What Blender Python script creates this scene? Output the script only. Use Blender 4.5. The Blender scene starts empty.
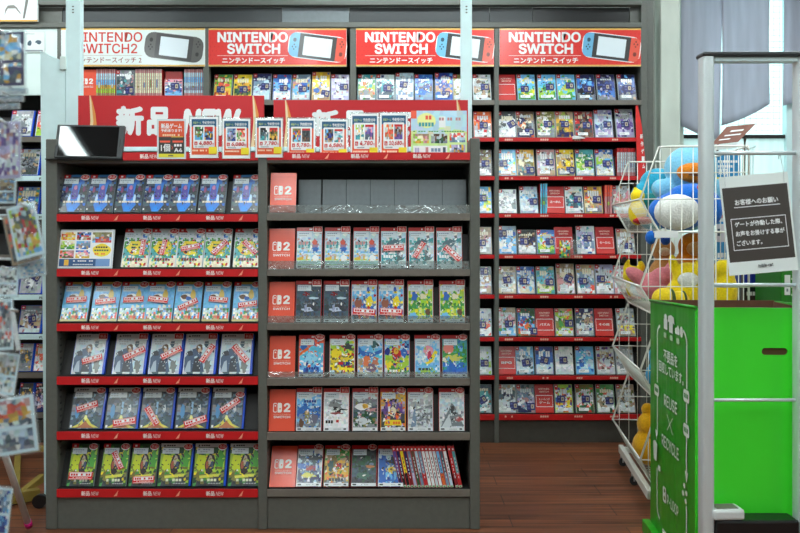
import bpy, bmesh, math, random
from mathutils import Vector, Matrix
SC = bpy.context.scene
COL = SC.collection
HC = 1.24      # camera height
HZ = 232.0     # horizon row
F = 800.0
YF = 3.333     # front fixture plane
YB = 4.70      # rear fixture plane
R = math.radians

def X(px, Y): return (px - 400.0) * Y / F
def Z(py, Y): return HC - (py - HZ) * Y / F
def lin(c):
    out = []
    for v in c[:3]:
        v = v / 255.0
        out.append(v / 12.92 if v <= 0.04045 else ((v + 0.055) / 1.055) ** 2.4)
    return (out[0], out[1], out[2], 1.0)

PAL = dict(
    white=(236, 238, 238), pale=(205, 214, 218), grey=(128, 134, 140), dgrey=(62, 68, 72), black=(20, 22, 26), cream=(228, 220, 190),
    tan=(176, 150, 118), brown=(104, 74, 54), red=(196, 32, 36), dred=(130, 22, 30), orange=(232, 108, 44), gold=(224, 176, 60),
    yellow=(240, 216, 40), lime=(166, 206, 62), green=(70, 150, 70), dgreen=(40, 84, 52), teal=(70, 160, 165), cyan=(96, 196, 226),
    sky=(110, 184, 232), blue=(48, 104, 190), deep=(26, 52, 140), navy=(24, 26, 84), lilac=(178, 172, 208), purple=(104, 76, 150),
    pink=(232, 150, 166), rose=(198, 140, 142), olive=(130, 126, 60), steel=(120, 144, 170), ice=(190, 216, 228), lgrey=(170, 174, 176),
    slate=(70, 90, 104), coral=(238, 98, 72), frost=(220, 242, 250), mint=(206, 230, 158), aqua=(184, 222, 234))

# ------------------------------------------------------------------ materials
def mat(name, col, rough=0.5, metal=0.0, spec=0.5, **kw):
    m = bpy.data.materials.new(name); m.use_nodes = True
    b = m.node_tree.nodes['Principled BSDF']
    b.inputs['Base Color'].default_value = lin(col)
    b.inputs['Roughness'].default_value = rough
    b.inputs['Metallic'].default_value = metal
    b.inputs['Specular IOR Level'].default_value = spec
    for k, v in kw.items(): b.inputs[k.replace('_', ' ')].default_value = v
    return m
def noisy(m, scale=20, lo=0.85, hi=1.1, bump=0.0, stretch=(1, 1, 1), detail=4):
    nt = m.node_tree; b = nt.nodes['Principled BSDF']
    tc = nt.nodes.new('ShaderNodeTexCoord'); mp = nt.nodes.new('ShaderNodeMapping')
    mp.inputs['Scale'].default_value = stretch
    n = nt.nodes.new('ShaderNodeTexNoise'); n.inputs['Scale'].default_value = scale; n.inputs['Detail'].default_value = detail
    r = nt.nodes.new('ShaderNodeMapRange'); r.inputs['To Min'].default_value = lo; r.inputs['To Max'].default_value = hi
    r.inputs['From Min'].default_value = .3; r.inputs['From Max'].default_value = .7
    mx = nt.nodes.new('ShaderNodeMix'); mx.data_type = 'RGBA'; mx.blend_type = 'MULTIPLY'; mx.inputs['Factor'].default_value = 1.0
    mx.inputs[6].default_value = b.inputs['Base Color'].default_value[:]
    nt.links.new(tc.outputs['Object'], mp.inputs['Vector']); nt.links.new(mp.outputs[0], n.inputs['Vector'])
    nt.links.new(n.outputs['Fac'], r.inputs['Value']); nt.links.new(r.outputs[0], mx.inputs[7]); nt.links.new(mx.outputs[2], b.inputs['Base Color'])
    if bump:
        bp = nt.nodes.new('ShaderNodeBump'); bp.inputs['Strength'].default_value = bump; bp.inputs['Distance'].default_value = .01
        nt.links.new(n.outputs['Fac'], bp.inputs['Height']); nt.links.new(bp.outputs[0], b.inputs['Normal'])
    return m
def clear(name, tint, gloss=0.12, rough=0.1, haze=0.0, bump=0.0):
    m = bpy.data.materials.new(name); m.use_nodes = True; nt = m.node_tree
    out = nt.nodes['Material Output']; nt.nodes.remove(nt.nodes['Principled BSDF'])
    t = nt.nodes.new('ShaderNodeBsdfTransparent'); t.inputs[0].default_value = lin(tint)
    g = nt.nodes.new('ShaderNodeBsdfGlossy'); g.inputs['Roughness'].default_value = rough
    if bump:
        tc = nt.nodes.new('ShaderNodeTexCoord'); n = nt.nodes.new('ShaderNodeTexNoise'); n.inputs['Scale'].default_value = 14; n.inputs['Detail'].default_value = 3; n.inputs['Distortion'].default_value = 1.5
        bp = nt.nodes.new('ShaderNodeBump'); bp.inputs['Strength'].default_value = bump; bp.inputs['Distance'].default_value = .02
        nt.links.new(tc.outputs['Object'], n.inputs['Vector']); nt.links.new(n.outputs['Fac'], bp.inputs['Height']); nt.links.new(bp.outputs[0], g.inputs['Normal'])
    mx = nt.nodes.new('ShaderNodeMixShader'); mx.inputs[0].default_value = gloss
    nt.links.new(t.outputs[0], mx.inputs[1]); nt.links.new(g.outputs[0], mx.inputs[2])
    last = mx
    if haze:
        d = nt.nodes.new('ShaderNodeBsdfDiffuse'); d.inputs[0].default_value = lin((225, 230, 230))
        m2 = nt.nodes.new('ShaderNodeMixShader'); m2.inputs[0].default_value = haze
        nt.links.new(mx.outputs[0], m2.inputs[1]); nt.links.new(d.outputs[0], m2.inputs[2]); last = m2
    nt.links.new(last.outputs[0], out.inputs[0])
    return m
def printmat(name, rough, coat=0.0):
    m = mat(name, (200, 200, 200), rough); nt = m.node_tree; b = nt.nodes['Principled BSDF']
    a = nt.nodes.new('ShaderNodeVertexColor'); a.layer_name = 'Col'
    nt.links.new(a.outputs['Color'], b.inputs['Base Color'])
    b.inputs['Coat Weight'].default_value = coat; b.inputs['Coat Roughness'].default_value = .12
    return m
def emit(name, col, s):
    m = bpy.data.materials.new(name); m.use_nodes = True; nt = m.node_tree
    b = nt.nodes['Principled BSDF']; b.inputs['Base Color'].default_value = lin(col)
    b.inputs['Emission Color'].default_value = lin(col); b.inputs['Emission Strength'].default_value = s
    return m
def translucent(name, col, mixf):
    m = bpy.data.materials.new(name); m.use_nodes = True; nt = m.node_tree
    out = nt.nodes['Material Output']; nt.nodes.remove(nt.nodes['Principled BSDF'])
    d = nt.nodes.new('ShaderNodeBsdfDiffuse'); t = nt.nodes.new('ShaderNodeBsdfTranslucent')
    tc = nt.nodes.new('ShaderNodeTexCoord'); mp = nt.nodes.new('ShaderNodeMapping'); mp.inputs['Scale'].default_value = (9, 9, .8)
    n = nt.nodes.new('ShaderNodeTexNoise'); n.inputs['Scale'].default_value = 2.5; n.inputs['Detail'].default_value = 8
    cr = nt.nodes.new('ShaderNodeMix'); cr.data_type = 'RGBA'
    c = lin(col); cr.inputs[6].default_value = tuple(v * .78 for v in c[:3]) + (1,); cr.inputs[7].default_value = tuple(min(1, v * 1.2) for v in c[:3]) + (1,)
    nt.links.new(tc.outputs['Object'], mp.inputs[0]); nt.links.new(mp.outputs[0], n.inputs['Vector']); nt.links.new(n.outputs['Fac'], cr.inputs['Factor'])
    nt.links.new(cr.outputs[2], d.inputs[0]); nt.links.new(cr.outputs[2], t.inputs[0])
    mx = nt.nodes.new('ShaderNodeMixShader'); mx.inputs[0].default_value = mixf
    nt.links.new(d.outputs[0], mx.inputs[1]); nt.links.new(t.outputs[0], mx.inputs[2]); nt.links.new(mx.outputs[0], out.inputs[0])
    return m

M = dict(
    steel=noisy(mat('grey_powder_coat', (94, 96, 90), .45), 60, .93, 1.05),
    dark=noisy(mat('dark_fixture_steel', (27, 26, 25), .6), 40, .9, 1.1),
    plinth=noisy(mat('dark_olive_plinth', (66, 63, 57), .55), 40, .92, 1.08),
    shelf=noisy(mat('grey_brown_shelf', (112, 106, 98), .45), 50, .92, 1.06),
    board=noisy(mat('dark_grey_board', (118, 126, 130), .55), 50, .94, 1.05),
    strip=noisy(mat('red_price_rail', (196, 22, 26), .35), 14, .86, 1.1, 0, (1, 1, .2)),
    whitep=noisy(mat('daylit_white_paint', (218, 244, 246), .5), 12, .95, 1.03),  # cyan tint of the daylight is mixed into this white
    cream=noisy(mat('cream_panel', (218, 234, 230), .55), 8, .95, 1.03),
    wire=mat('white_coated_wire', (226, 226, 216), .35),
    chrome=mat('brushed_aluminium', (206, 212, 214), .3, .6),
    gate=noisy(mat('anodised_aluminium', (216, 226, 228), .34, .35), 30, .95, 1.04, 0, (1, 1, .1)),
    alu=noisy(mat('painted_aluminium', (232, 240, 228), .4), 4, .82, 1.08, 0, (1, 1, .4)),
    black=mat('black_plastic', (20, 20, 22), .35),
    screen=mat('dark_glossy_screen', (9, 10, 13), .04, 0, .5),
    frame=mat('dark_grey_plastic', (48, 52, 54), .4),
    redshell=mat('red_case_plastic', (190, 30, 30), .3),
    clearshell=mat('smoky_case_plastic', (158, 168, 172), .2),
    blueshell=mat('blue_case_plastic', (26, 74, 196), .25),
    whiteshell=mat('white_case_plastic', (214, 218, 218), .3),
    sealred=mat('red_seal_paper', (214, 40, 36), .4),
    paper=mat('white_paper', (232, 234, 232), .6),
    acrylic=clear('clear_acrylic', (236, 244, 244), .2, .12, .07, .8),
    bag=clear('clear_film', (246, 250, 252), .1, .12, .05, .6),
    glass=clear('window_glass', (236, 250, 250), .06, .02, .02),
    green=noisy(mat('green_corrugated_plastic', (34, 176, 26), .28, 0, .6), 2.2, .86, 1.12, 0, (3, 3, .3)),
    greend=noisy(mat('deep_green_print', (34, 128, 24), .3, 0, .6), 1.6, .9, 1.15),
    kraft=noisy(mat('brown_cardboard', (98, 62, 40), .8), 30, .9, 1.1),
    magenta=mat('magenta_cap', (190, 20, 110), .4),
    olive=noisy(mat('olive_painted_steel', (150, 128, 56), .5), 10, .8, 1.1),
    crate=mat('blue_crate_plastic', (20, 44, 150), .45),
    pr=printmat('printed_paper', .45, .12), prg=printmat('glossy_print', .32, .18),
    lamp=emit('lit_lamp_diffuser', (238, 250, 251), 15.5),
    banner=translucent('thin_grey_sheet', (206, 202, 212), .6),
    frost=translucent('frosted_window_panel', (226, 240, 238), .7),
    wall=noisy(mat('painted_wall', (188, 190, 184), .8), 6, .95, 1.04),
    ceil=noisy(mat('ceiling_board', (200, 200, 196), .9), 8, .95, 1.03),
)
def floor_mat():
    m = mat('wood_plank_floor', (100, 58, 42), .38); nt = m.node_tree; b = nt.nodes['Principled BSDF']
    tc = nt.nodes.new('ShaderNodeTexCoord')
    br = nt.nodes.new('ShaderNodeTexBrick'); br.inputs['Scale'].default_value = 1.0
    br.inputs['Color1'].default_value = lin((126, 75, 47)); br.inputs['Color2'].default_value = lin((100, 57, 36)); br.inputs['Mortar'].default_value = lin((58, 34, 28))
    br.inputs['Brick Width'].default_value = .95; br.inputs['Row Height'].default_value = .14; br.inputs['Mortar Size'].default_value = .0025
    nt.links.new(tc.outputs['Object'], br.inputs['Vector'])
    mp = nt.nodes.new('ShaderNodeMapping'); mp.inputs['Scale'].default_value = (1.1, 46, 1)
    nt.links.new(tc.outputs['Object'], mp.inputs[0])
    n = nt.nodes.new('ShaderNodeTexNoise'); n.inputs['Scale'].default_value = 1.3; n.inputs['Detail'].default_value = 4; n.inputs['Roughness'].default_value = .6
    nt.links.new(mp.outputs[0], n.inputs['Vector'])
    mr = nt.nodes.new('ShaderNodeMapRange'); mr.inputs['From Min'].default_value = .3; mr.inputs['From Max'].default_value = .7
    mr.inputs['To Min'].default_value = .2; mr.inputs['To Max'].default_value = 1.8
    nt.links.new(n.outputs['Fac'], mr.inputs['Value'])
    mx = nt.nodes.new('ShaderNodeMix'); mx.data_type = 'RGBA'; mx.blend_type = 'MULTIPLY'; mx.inputs['Factor'].default_value = 1
    nt.links.new(br.outputs['Color'], mx.inputs[6]); nt.links.new(mr.outputs[0], mx.inputs[7]); nt.links.new(mx.outputs[2], b.inputs['Base Color'])
    return m
M['floor'] = floor_mat()

# ------------------------------------------------------------------ mesh helpers
class MB:
    def __init__(s): s.v = []; s.f = []; s.sm = []
    def add(s, vs, fs, smooth=False):
        o = len(s.v); s.v += [tuple(v) for v in vs]; s.f += [[o + i for i in f] for f in fs]; s.sm += [smooth] * len(fs); return s
    def box(s, x0, x1, y0, y1, z0, z1, mtx=None):
        vs = [Vector((x, y, z)) for x in (x0, x1) for y in (y0, y1) for z in (z0, z1)]
        if mtx: vs = [mtx @ v for v in vs]
        return s.add(vs, [(0, 1, 3, 2), (4, 6, 7, 5), (0, 4, 5, 1), (2, 3, 7, 6), (0, 2, 6, 4), (1, 5, 7, 3)])
    def tube(s, pts, r, n=6, closed=False):
        pts = [Vector(p) for p in pts]; k = len(pts); vs = []
        for i, p in enumerate(pts):
            a = pts[i - 1] if (i or closed) else p; b = pts[(i + 1) % k] if (i < k - 1 or closed) else p
            d = (b - a).normalized(); u = d.cross(Vector((0, 0, 1)))
            if u.length < .05: u = d.cross(Vector((0, 1, 0)))
            u.normalize(); w = d.cross(u)
            vs += [p + (u * math.cos(t * 2 * math.pi / n) + w * math.sin(t * 2 * math.pi / n)) * r for t in range(n)]
        fs = []
        for i in range(k if closed else k - 1):
            j = (i + 1) % k
            fs += [(i * n + t, i * n + (t + 1) % n, j * n + (t + 1) % n, j * n + t) for t in range(n)]
        s.add(vs, fs, True)
        if not closed: s.f += [[len(s.v) - len(vs) + t for t in range(n)][::-1], [len(s.v) - n + t for t in range(n)]]; s.sm += [False, False]
        return s
    def ell(s, c, r, seg=16, ring=10, mtx=None):
        vs = []; fs = []
        for i in range(ring + 1):
            th = math.pi * i / ring
            for j in range(seg):
                ph = 2 * math.pi * j / seg
                v = Vector((r[0] * math.sin(th) * math.cos(ph), r[1] * math.sin(th) * math.sin(ph), r[2] * math.cos(th)))
                if mtx: v = mtx @ v
                vs.append(v + Vector(c))
        for i in range(ring):
            for j in range(seg):
                fs.append((i * seg + j, (i + 1) * seg + j, (i + 1) * seg + (j + 1) % seg, i * seg + (j + 1) % seg))
        return s.add(vs, fs, True)
    def prism(s, poly, y0, y1):
        n = len(poly); vs = [(x, y0, z) for x, z in poly] + [(x, y1, z) for x, z in poly]
        return s.add(vs, [tuple(range(n)), tuple(range(2 * n - 1, n - 1, -1))] + [(i, i + n, (i + 1) % n + n, (i + 1) % n) for i in range(n)])
    def sheet(s, P, nu, nv, th=.002):
        vs = [Vector(P(i / nu, j / nv)) for i in range(nu + 1) for j in range(nv + 1)]
        n = len(vs); vs += [v + Vector((0, th, 0)) for v in vs]; w = nv + 1; fs = []
        for i in range(nu):
            for j in range(nv):
                a = i * w + j; q = (a, a + w, a + w + 1, a + 1); fs.append(q); fs.append(tuple(n + t for t in q[::-1]))
        rim = [i * w for i in range(nu + 1)] + [nu * w + j for j in range(1, nv + 1)] + [i * w + nv for i in range(nu - 1, -1, -1)] + [j for j in range(nv - 1, 0, -1)]
        for a, b in zip(rim, rim[1:] + rim[:1]): fs.append((a, a + n, b + n, b))
        return s.add(vs, fs, True)
    def mesh(s, name, m, bevel=0.0):
        me = bpy.data.meshes.new(name); me.from_pydata(s.v, [], s.f); me.polygons.foreach_set('use_smooth', s.sm)
        bm = bmesh.new(); bm.from_mesh(me); bmesh.ops.recalc_face_normals(bm, faces=bm.faces)
        if bevel: bmesh.ops.bevel(bm, geom=list(bm.edges), offset=bevel, segments=2, affect='EDGES', profile=.5)
        bm.to_mesh(me); bm.free(); me.materials.append(m); return me
    def build(s, name, m, parent=None, loc=(0, 0, 0), rot=(0, 0, 0), bevel=0.0):
        return link(name, s.mesh(name, m, bevel), parent, loc, rot)
def link(name, me, parent=None, loc=(0, 0, 0), rot=(0, 0, 0)):
    o = bpy.data.objects.new(name, me); COL.objects.link(o); o.parent = parent; o.location = loc; o.rotation_euler = rot; return o
def B(*a): return MB().box(*a)
def tag(o, label, cat, group=None):
    o['label'] = label; o['category'] = cat
    if group: o['group'] = group
    return o
def thing(name, label, cat, loc=(0, 0, 0), rot=(0, 0, 0), group=None):
    return tag(link(name, None, None, loc, rot), label, cat, group)
def struct(name, mb, m, bevel=0, parent=None):
    o = mb.build(name, m, parent, bevel=bevel)
    if parent is None: o['kind'] = 'structure'
    return o

TXT = {}
FONT = None
try: FONT = bpy.data.fonts.load(bpy.utils.system_resource('DATAFILES', path='fonts') + '/Inter.woff2')   # lettering face shipped with Blender
except Exception: FONT = None
def glyphs(s, bold):
    if (s, bold) not in TXT:
        c = bpy.data.curves.new('t', 'FONT'); c.body = s; c.resolution_u = 3; c.fill_mode = 'FRONT'
        if FONT and s.isascii(): c.font = FONT
        o = bpy.data.objects.new('t', c); COL.objects.link(o)
        me = bpy.data.meshes.new_from_object(o.evaluated_get(bpy.context.evaluated_depsgraph_get()))
        vs = [(v.co.x, v.co.y) for v in me.vertices]; fs = [tuple(p.vertices) for p in me.polygons]
        bpy.data.objects.remove(o); bpy.data.curves.remove(c); bpy.data.meshes.remove(me)
        if bold:                                    # heavier strokes: the glyph repeated a little to every side
            n0, v0, f0 = len(vs), vs, fs; vs = []; fs = []
            for k in range(9):
                d = (0, 0) if k == 8 else (bold * math.cos(k * math.pi / 4), bold * math.sin(k * math.pi / 4))
                vs += [(x + d[0], y + d[1]) for x, y in v0]; fs += [tuple(i + k * n0 for i in f) for f in f0]
        TXT[(s, bold)] = (vs, fs)
    return TXT[(s, bold)]

class Art:
    """flat printed artwork: coloured shapes in thin ink layers on a w x h sheet"""
    def __init__(s, w, h): s.w = w; s.h = h; s.v = []; s.f = []; s.c = []; s.L = 0
    def _add(s, pts, faces, col):
        y = -s.L * .00012; o = len(s.v)
        s.v += [((u - .5) * s.w, y, v * s.h) for u, v in pts]; s.f += [tuple(o + i for i in f) for f in faces]
        c = lin(PAL[col] if isinstance(col, str) else col); s.c += [c] * len(faces)
    def up(s): s.L += 1; return s
    def rect(s, u0, v0, u1, v1, col): s._add([(u0, v0), (u1, v0), (u1, v1), (u0, v1)], [(0, 1, 2, 3)], col); s.up(); return s
    def poly(s, pts, col): s._add(pts, [tuple(range(len(pts)))], col); s.up(); return s
    def ell(s, cu, cv, ru, rv, col, n=14, wob=0, rng=None):
        p = []
        for i in range(n):
            k = 1 + (rng.uniform(-wob, wob) if wob else 0); a = 2 * math.pi * i / n
            p.append((cu + ru * k * math.cos(a), cv + rv * k * math.sin(a)))
        return s.poly(p, col)
    def rrect(s, u0, v0, u1, v1, r, col, rot=0, n=4):
        """rounded box, r in metres, rot in degrees about its centre"""
        W = (u1 - u0) * s.w / 2; H = (v1 - v0) * s.h / 2; cx = (u0 + u1) / 2 * s.w; cy = (v0 + v1) / 2 * s.h; p = []; r = min(r, W * .98, H * .98)
        for sx, sy, a0 in ((1, 1, 0), (-1, 1, 90), (-1, -1, 180), (1, -1, 270)):
            for k in range(n + 1):
                a = R(a0 + 90 * k / n); p.append((sx * (W - r) + r * math.cos(a), sy * (H - r) + r * math.sin(a)))
        ca, sa = math.cos(R(rot)), math.sin(R(rot))
        return s.poly([((cx + x * ca - y * sa) / s.w, (cy + x * sa + y * ca) / s.h) for x, y in p], col)
    def text(s, t, u0, v0, u1, v1, col, bold=0.0, slant=0.0, rot=0):
        vs, fs = glyphs(t, bold)
        xs = [v[0] for v in vs]; ys = [v[1] for v in vs]; ax, bx, ay, by = min(xs), max(xs), min(ys), max(ys)
        pts = []
        cu, cv = (u0 + u1) / 2, (v0 + v1) / 2
        for x, y in vs:
            q = (y - ay) / (by - ay); u = u0 + (x - ax) / (bx - ax) * (u1 - u0) + slant * q; v = v0 + q * (v1 - v0)
            if rot:
                dx, dy = (u - cu) * s.w, (v - cv) * s.h; ca, sa = math.cos(R(rot)), math.sin(R(rot))
                u, v = cu + (dx * ca - dy * sa) / s.w, cv + (dx * sa + dy * ca) / s.h
            pts.append((u, v))
        if bold:
            n0 = len(pts) // 9; o = len(s.v); s._add(pts, fs, col)
            for i in range(len(pts)): x, y, z = s.v[o + i]; s.v[o + i] = (x, y - (i // n0) * .00005, z)
            s.L += 4
        else: s._add(pts, fs, col)
        s.up(); return s
    def bars(s, u0, v0, u1, v1, n, col, rng):
        """a row of small printed blocks"""
        st = (u1 - u0) / n
        for i in range(n):
            if rng.random() < .9: s._add([(u0 + st * i, v0), (u0 + st * (i + .78), v0), (u0 + st * (i + .78), v1), (u0 + st * i, v1)], [(0, 1, 2, 3)], col)
        s.up(); return s
    def mosaic(s, u0, v0, u1, v1, nx, ny, cols, acc, rng, p=.35, jit=.35, var=22):
        """painterly patches running through cols from top to bottom, acc sprinkled in"""
        P = {}
        for i in range(nx + 1):
            for j in range(ny + 1):
                ju = rng.uniform(-jit, jit) if 0 < i < nx else 0; jv = rng.uniform(-jit, jit) if 0 < j < ny else 0
                P[i, j] = (u0 + (i + ju) / nx * (u1 - u0), v0 + (j + jv) / ny * (v1 - v0))
        for i in range(nx):
            for j in range(ny):
                t = 1 - (j + .5) / ny + rng.uniform(-.12, .12); k = max(0, min(len(cols) - 1, int(t * len(cols))))
                c = PAL[rng.choice(acc)] if acc and rng.random() < p else PAL[cols[k]]
                d = rng.uniform(-var, var); c = tuple(max(0, min(255, x + d + rng.uniform(-8, 8))) for x in c)
                s._add([P[i, j], P[i + 1, j], P[i + 1, j + 1], P[i, j + 1]], [(0, 1, 2, 3)], c)
        s.up(); return s
    def detail(s, u0, v0, u1, v1, n, cols, rng, big=.09):
        """small picture strokes, denser towards the middle"""
        for i in range(n):
            cu = (u0 + u1) / 2 + (u1 - u0) / 2 * max(-1, min(1, rng.gauss(0, .5))); cv = (v0 + v1) / 2 + (v1 - v0) / 2 * max(-1, min(1, rng.gauss(0, .55)))
            a = rng.uniform(0, math.pi); L = big * rng.uniform(.3, 1); T = L * rng.uniform(.25, .6); ca, sa = math.cos(a), math.sin(a); k = s.w / s.h
            c = PAL[rng.choice(cols)] if rng.random() < .75 else rng.choice([(40, 40, 46), (235, 235, 230), (70, 62, 60)])
            d = rng.uniform(-18, 18); c = tuple(max(0, min(255, x + d)) for x in c)
            P = [(max(.02, min(.98, cu + x * ca - y * sa)), max(.01, min(.98, cv + (x * sa + y * ca) * k))) for x, y in ((-L, -T * .4), (-L * .2, -T), (L, -T * .3), (L * .5, T), (-L * .6, T * .7))]
            s._add(P, [(0, 1, 2, 3, 4)], c)
            if i % 6 == 5: s.up()
        s.up(); return s
    def mesh(s, name, m=None):
        me = bpy.data.meshes.new(name); me.from_pydata(s.v, [], s.f)
        a = me.color_attributes.new('Col', 'FLOAT_COLOR', 'CORNER')
        k = 0; buf = []
        for f, c in zip(s.f, s.c): buf += list(c) * len(f)
        a.data.foreach_set('color', buf); me.materials.append(m or M['pr']); return me
    def build(s, name, parent=None, loc=(0, 0, 0), rot=(0, 0, 0), m=None): return link(name, s.mesh(name, m), parent, loc, rot)

ORD = 'first second third fourth fifth sixth seventh eighth ninth tenth eleventh twelfth thirteenth fourteenth fifteenth sixteenth seventeenth eighteenth'.split()

# ------------------------------------------------------------------ camera
cam = bpy.data.cameras.new('camera'); co = link('camera', cam); co.location = (0, 0, HC); co.rotation_euler = (R(90), 0, 0)
cam.sensor_width = 36; cam.lens = 36; cam.shift_y = -(266.5 - HZ) / F; cam.clip_start = .05
cam.dof.use_dof = True; cam.dof.focus_distance = 3.6; cam.dof.aperture_fstop = 5.0
SC.camera = co

# ------------------------------------------------------------------ the setting
YW = 5.12
struct('floor', B(-4.2, 4.2, -2.6, YW + .12, -.05, 0), M['floor'])
struct('ceiling', B(-4.2, 4.2, -2.6, YW + .12, 2.95, 3.0), M['ceil'])
struct('wall_left', B(-4.25, -4.2, -2.6, YW, 0, 2.95), M['wall'])
struct('wall_right', B(4.2, 4.25, -2.6, YW, 0, 2.95), M['wall'])
struct('wall_front', B(-4.2, 4.2, -2.65, -2.6, 0, 2.95), M['wall'])
WX0 = X(679, YW)
struct('wall_back', B(-4.2, X(655, YW), YW, YW + .1, 0, 2.95), M['wall'])
pil = B(X(657.5, YW), X(677, YW), YW - .06, YW + .1, 0, 2.95)
struct('trim_1', pil, M['alu'], .006)
# window: outer frame, muntins, wired upper glass, frosted lower panel
win = struct('window_1', B(WX0, WX0 + .03, YW, YW + .08, 0, 2.95).box(4.1, 4.2, YW, YW + .08, 0, 2.95).box(WX0, 4.2, YW, YW + .08, 2.88, 2.95)
             .box(WX0, 4.2, YW + .01, YW + .07, 0, .08), M['alu'])
struct('window_rail', B(WX0 + .03, 4.1, YW + .01, YW + .05, Z(138, YW), Z(134.5, YW)), M['dark'], parent=win)
struct('window_mullion', B(X(786, YW), X(797, YW), YW - .01, YW + .05, .08, 2.88), M['whitep'], parent=win)
struct('window_pane', B(WX0 + .03, 4.1, YW + .028, YW + .034, Z(134.5, YW), 2.88), M['glass'], parent=win)
wm = MB()
for i in range(60):
    x = WX0 + .05 + i * .038
    if x < 4.08: wm.box(x, x + .0022, YW + .030, YW + .0315, Z(134.5, YW), 2.88)
for i in range(30):
    z = Z(134.5, YW) + .03 + i * .038
    if z < 2.86: wm.box(WX0 + .04, 4.1, YW + .030, YW + .0315, z, z + .0022)
struct('window_wire', wm, M['chrome'], parent=win)
struct('window_frosted_panel', B(WX0 + .03, 4.1, YW + .026, YW + .036, .08, Z(138, YW)), M['frost'], parent=win)

# ceiling lamps (fluorescent fixtures over the aisles)
for i, (lx, ly) in enumerate([(-2.36, 1.5), (-.9, 1.5), (.9, 1.5), (2.62, 1.5), (-.9, 2.9), (.9, 2.9), (-2.62, .05), (-.9, .05), (.9, .05), (2.62, .05), (-2.2, 4.05), (0, 4.05), (2.2, 4.05)]):
    t = thing('ceiling_light', 'white fluorescent ceiling fixture over the shop aisle', 'ceiling light', (lx, ly, 2.95), (0, 0, R(90) if ly < 3.5 else 0), group='fluorescent ceiling fixtures')
    B(-.64, .64, -.09, .09, -.04, 0).build('housing', M['whitep'], t, bevel=.004)
    B(-.61, .61, -.07, .07, -.05, -.04).build('diffuser', M['lamp'], t)

# ------------------------------------------------------------------ game cases
CASE = {}
def shell(kind, w, h, t):
    k = (kind, round(w, 4), round(h, 4), round(t, 4))
    if k not in CASE: CASE[k] = B(-w / 2, w / 2, .0004, t, 0, h).mesh('game_case', M[kind], .0022)
    return CASE[k]
def put_case(px, zs, Y, lean, size, kind, label, group, yaw=0, name='game_case', cat='game case'):
    """px: pixel column of the bottom centre; zs: height of the shelf board; the case leans back by lean degrees"""
    w, h, t = size
    z = zs + t * math.sin(R(lean))
    o = link(name, shell(kind, w, h, t), None, (X(px, Y), Y, z), (R(-lean), 0, R(yaw)))
    return tag(o, label, cat, group)

SEAL = {}
def seal_mesh(w=.085, h=.026, seed=0):
    if (w, h) not in SEAL:
        rng = random.Random(5); a = Art(w, h)
        a.rect(0, 0, 1, 1, (216, 38, 34)); a.rect(.03, .06, .97, .12, 'white'); a.rect(.03, .88, .97, .94, 'white')
        a.rect(.05, .42, .95, .84, 'white'); a.bars(.09, .50, .93, .78, 8, (206, 30, 30), rng); a.bars(.12, .2, .9, .32, 12, (240, 190, 180), rng)
        SEAL[(w, h)] = a.mesh('price_seal')
    return SEAL[(w, h)]
BADGE = {}
def badge_mesh(square=False):
    if square not in BADGE:
        a = Art(.038, .029)
        if square: a.rect(0, 0, 1, 1, 'white').rect(.04, .2, .96, .97, (206, 20, 28))
        else: a.ell(.5, .5, .5, .5, 'white', 18).ell(.5, .54, .47, .37, (206, 20, 28), 16)
        a.text('新品', .17, .34, .83, .80, (250, 226, 222), .0)
        BADGE[square] = a.mesh('new_badge')
    return BADGE[square]

def titleart(w, h, top, cols, acc, seed, shapes=(), fine=(11, 16), band=.09, label=True, foot=True, p=.4, det=44):
    """a generic cover: band, white shop label, painterly field, extra shapes, foot strip"""
    rng = random.Random(seed); a = Art(w, h); a.rect(0, 0, 1, 1, cols[0])
    a.mosaic(.025, .0, .975, 1 - band, fine[0], fine[1], cols, acc, rng, p * .6, .38, 11)
    for sh in shapes:
        k = sh[0]
        if k == 'e': a.ell(sh[1], sh[2], sh[3], sh[4], sh[5], 14, sh[6] if len(sh) > 6 else .12, rng)
        elif k == 'r': a.rect(*sh[1:])
        elif k == 'p': a.poly(sh[1], sh[2])
        elif k == 'b': a.bars(*sh[1:6], sh[6], rng)
    if det: a.detail(.06, .1, .94, .76, det, acc + cols, rng, .07)
    if top == 'r':
        a.rect(0, 1 - band, 1, 1, 'red'); a.bars(.5, 1 - band * .7, .62, 1 - band * .3, 2, 'white', rng)
    elif top == 'c':
        a.rect(0, .9, .26, 1, 'red'); a.rect(.09, .93, .17, .97, 'white')
    elif top == 'w':
        a.rect(0, 1 - band, 1, 1, (206, 212, 216)); a.poly([(.08, .925), (.16, .925), (.12, .975)], 'black'); a.bars(.19, .935, .48, .965, 4, 'dgrey', rng)
    if label:
        a.rect(.06, .755, .6, .895, (214, 226, 232)); a.bars(.09, .84, .5, .86, 5, 'steel', rng); a.bars(.09, .79, .42, .81, 4, 'lgrey', rng)
    if foot:
        a.rect(.01, .01, .99, .085, (224, 228, 230)); a.bars(.06, .03, .24, .065, 1, 'dgrey', rng); a.bars(.8, .03, .93, .065, 1, 'dgrey', rng); a.bars(.4, .038, .7, .055, 5, 'lgrey', rng)
    return a

W1, H1, T1 = .1125, .174, .014
WP, HP, TP = .141, .172, .016
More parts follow.
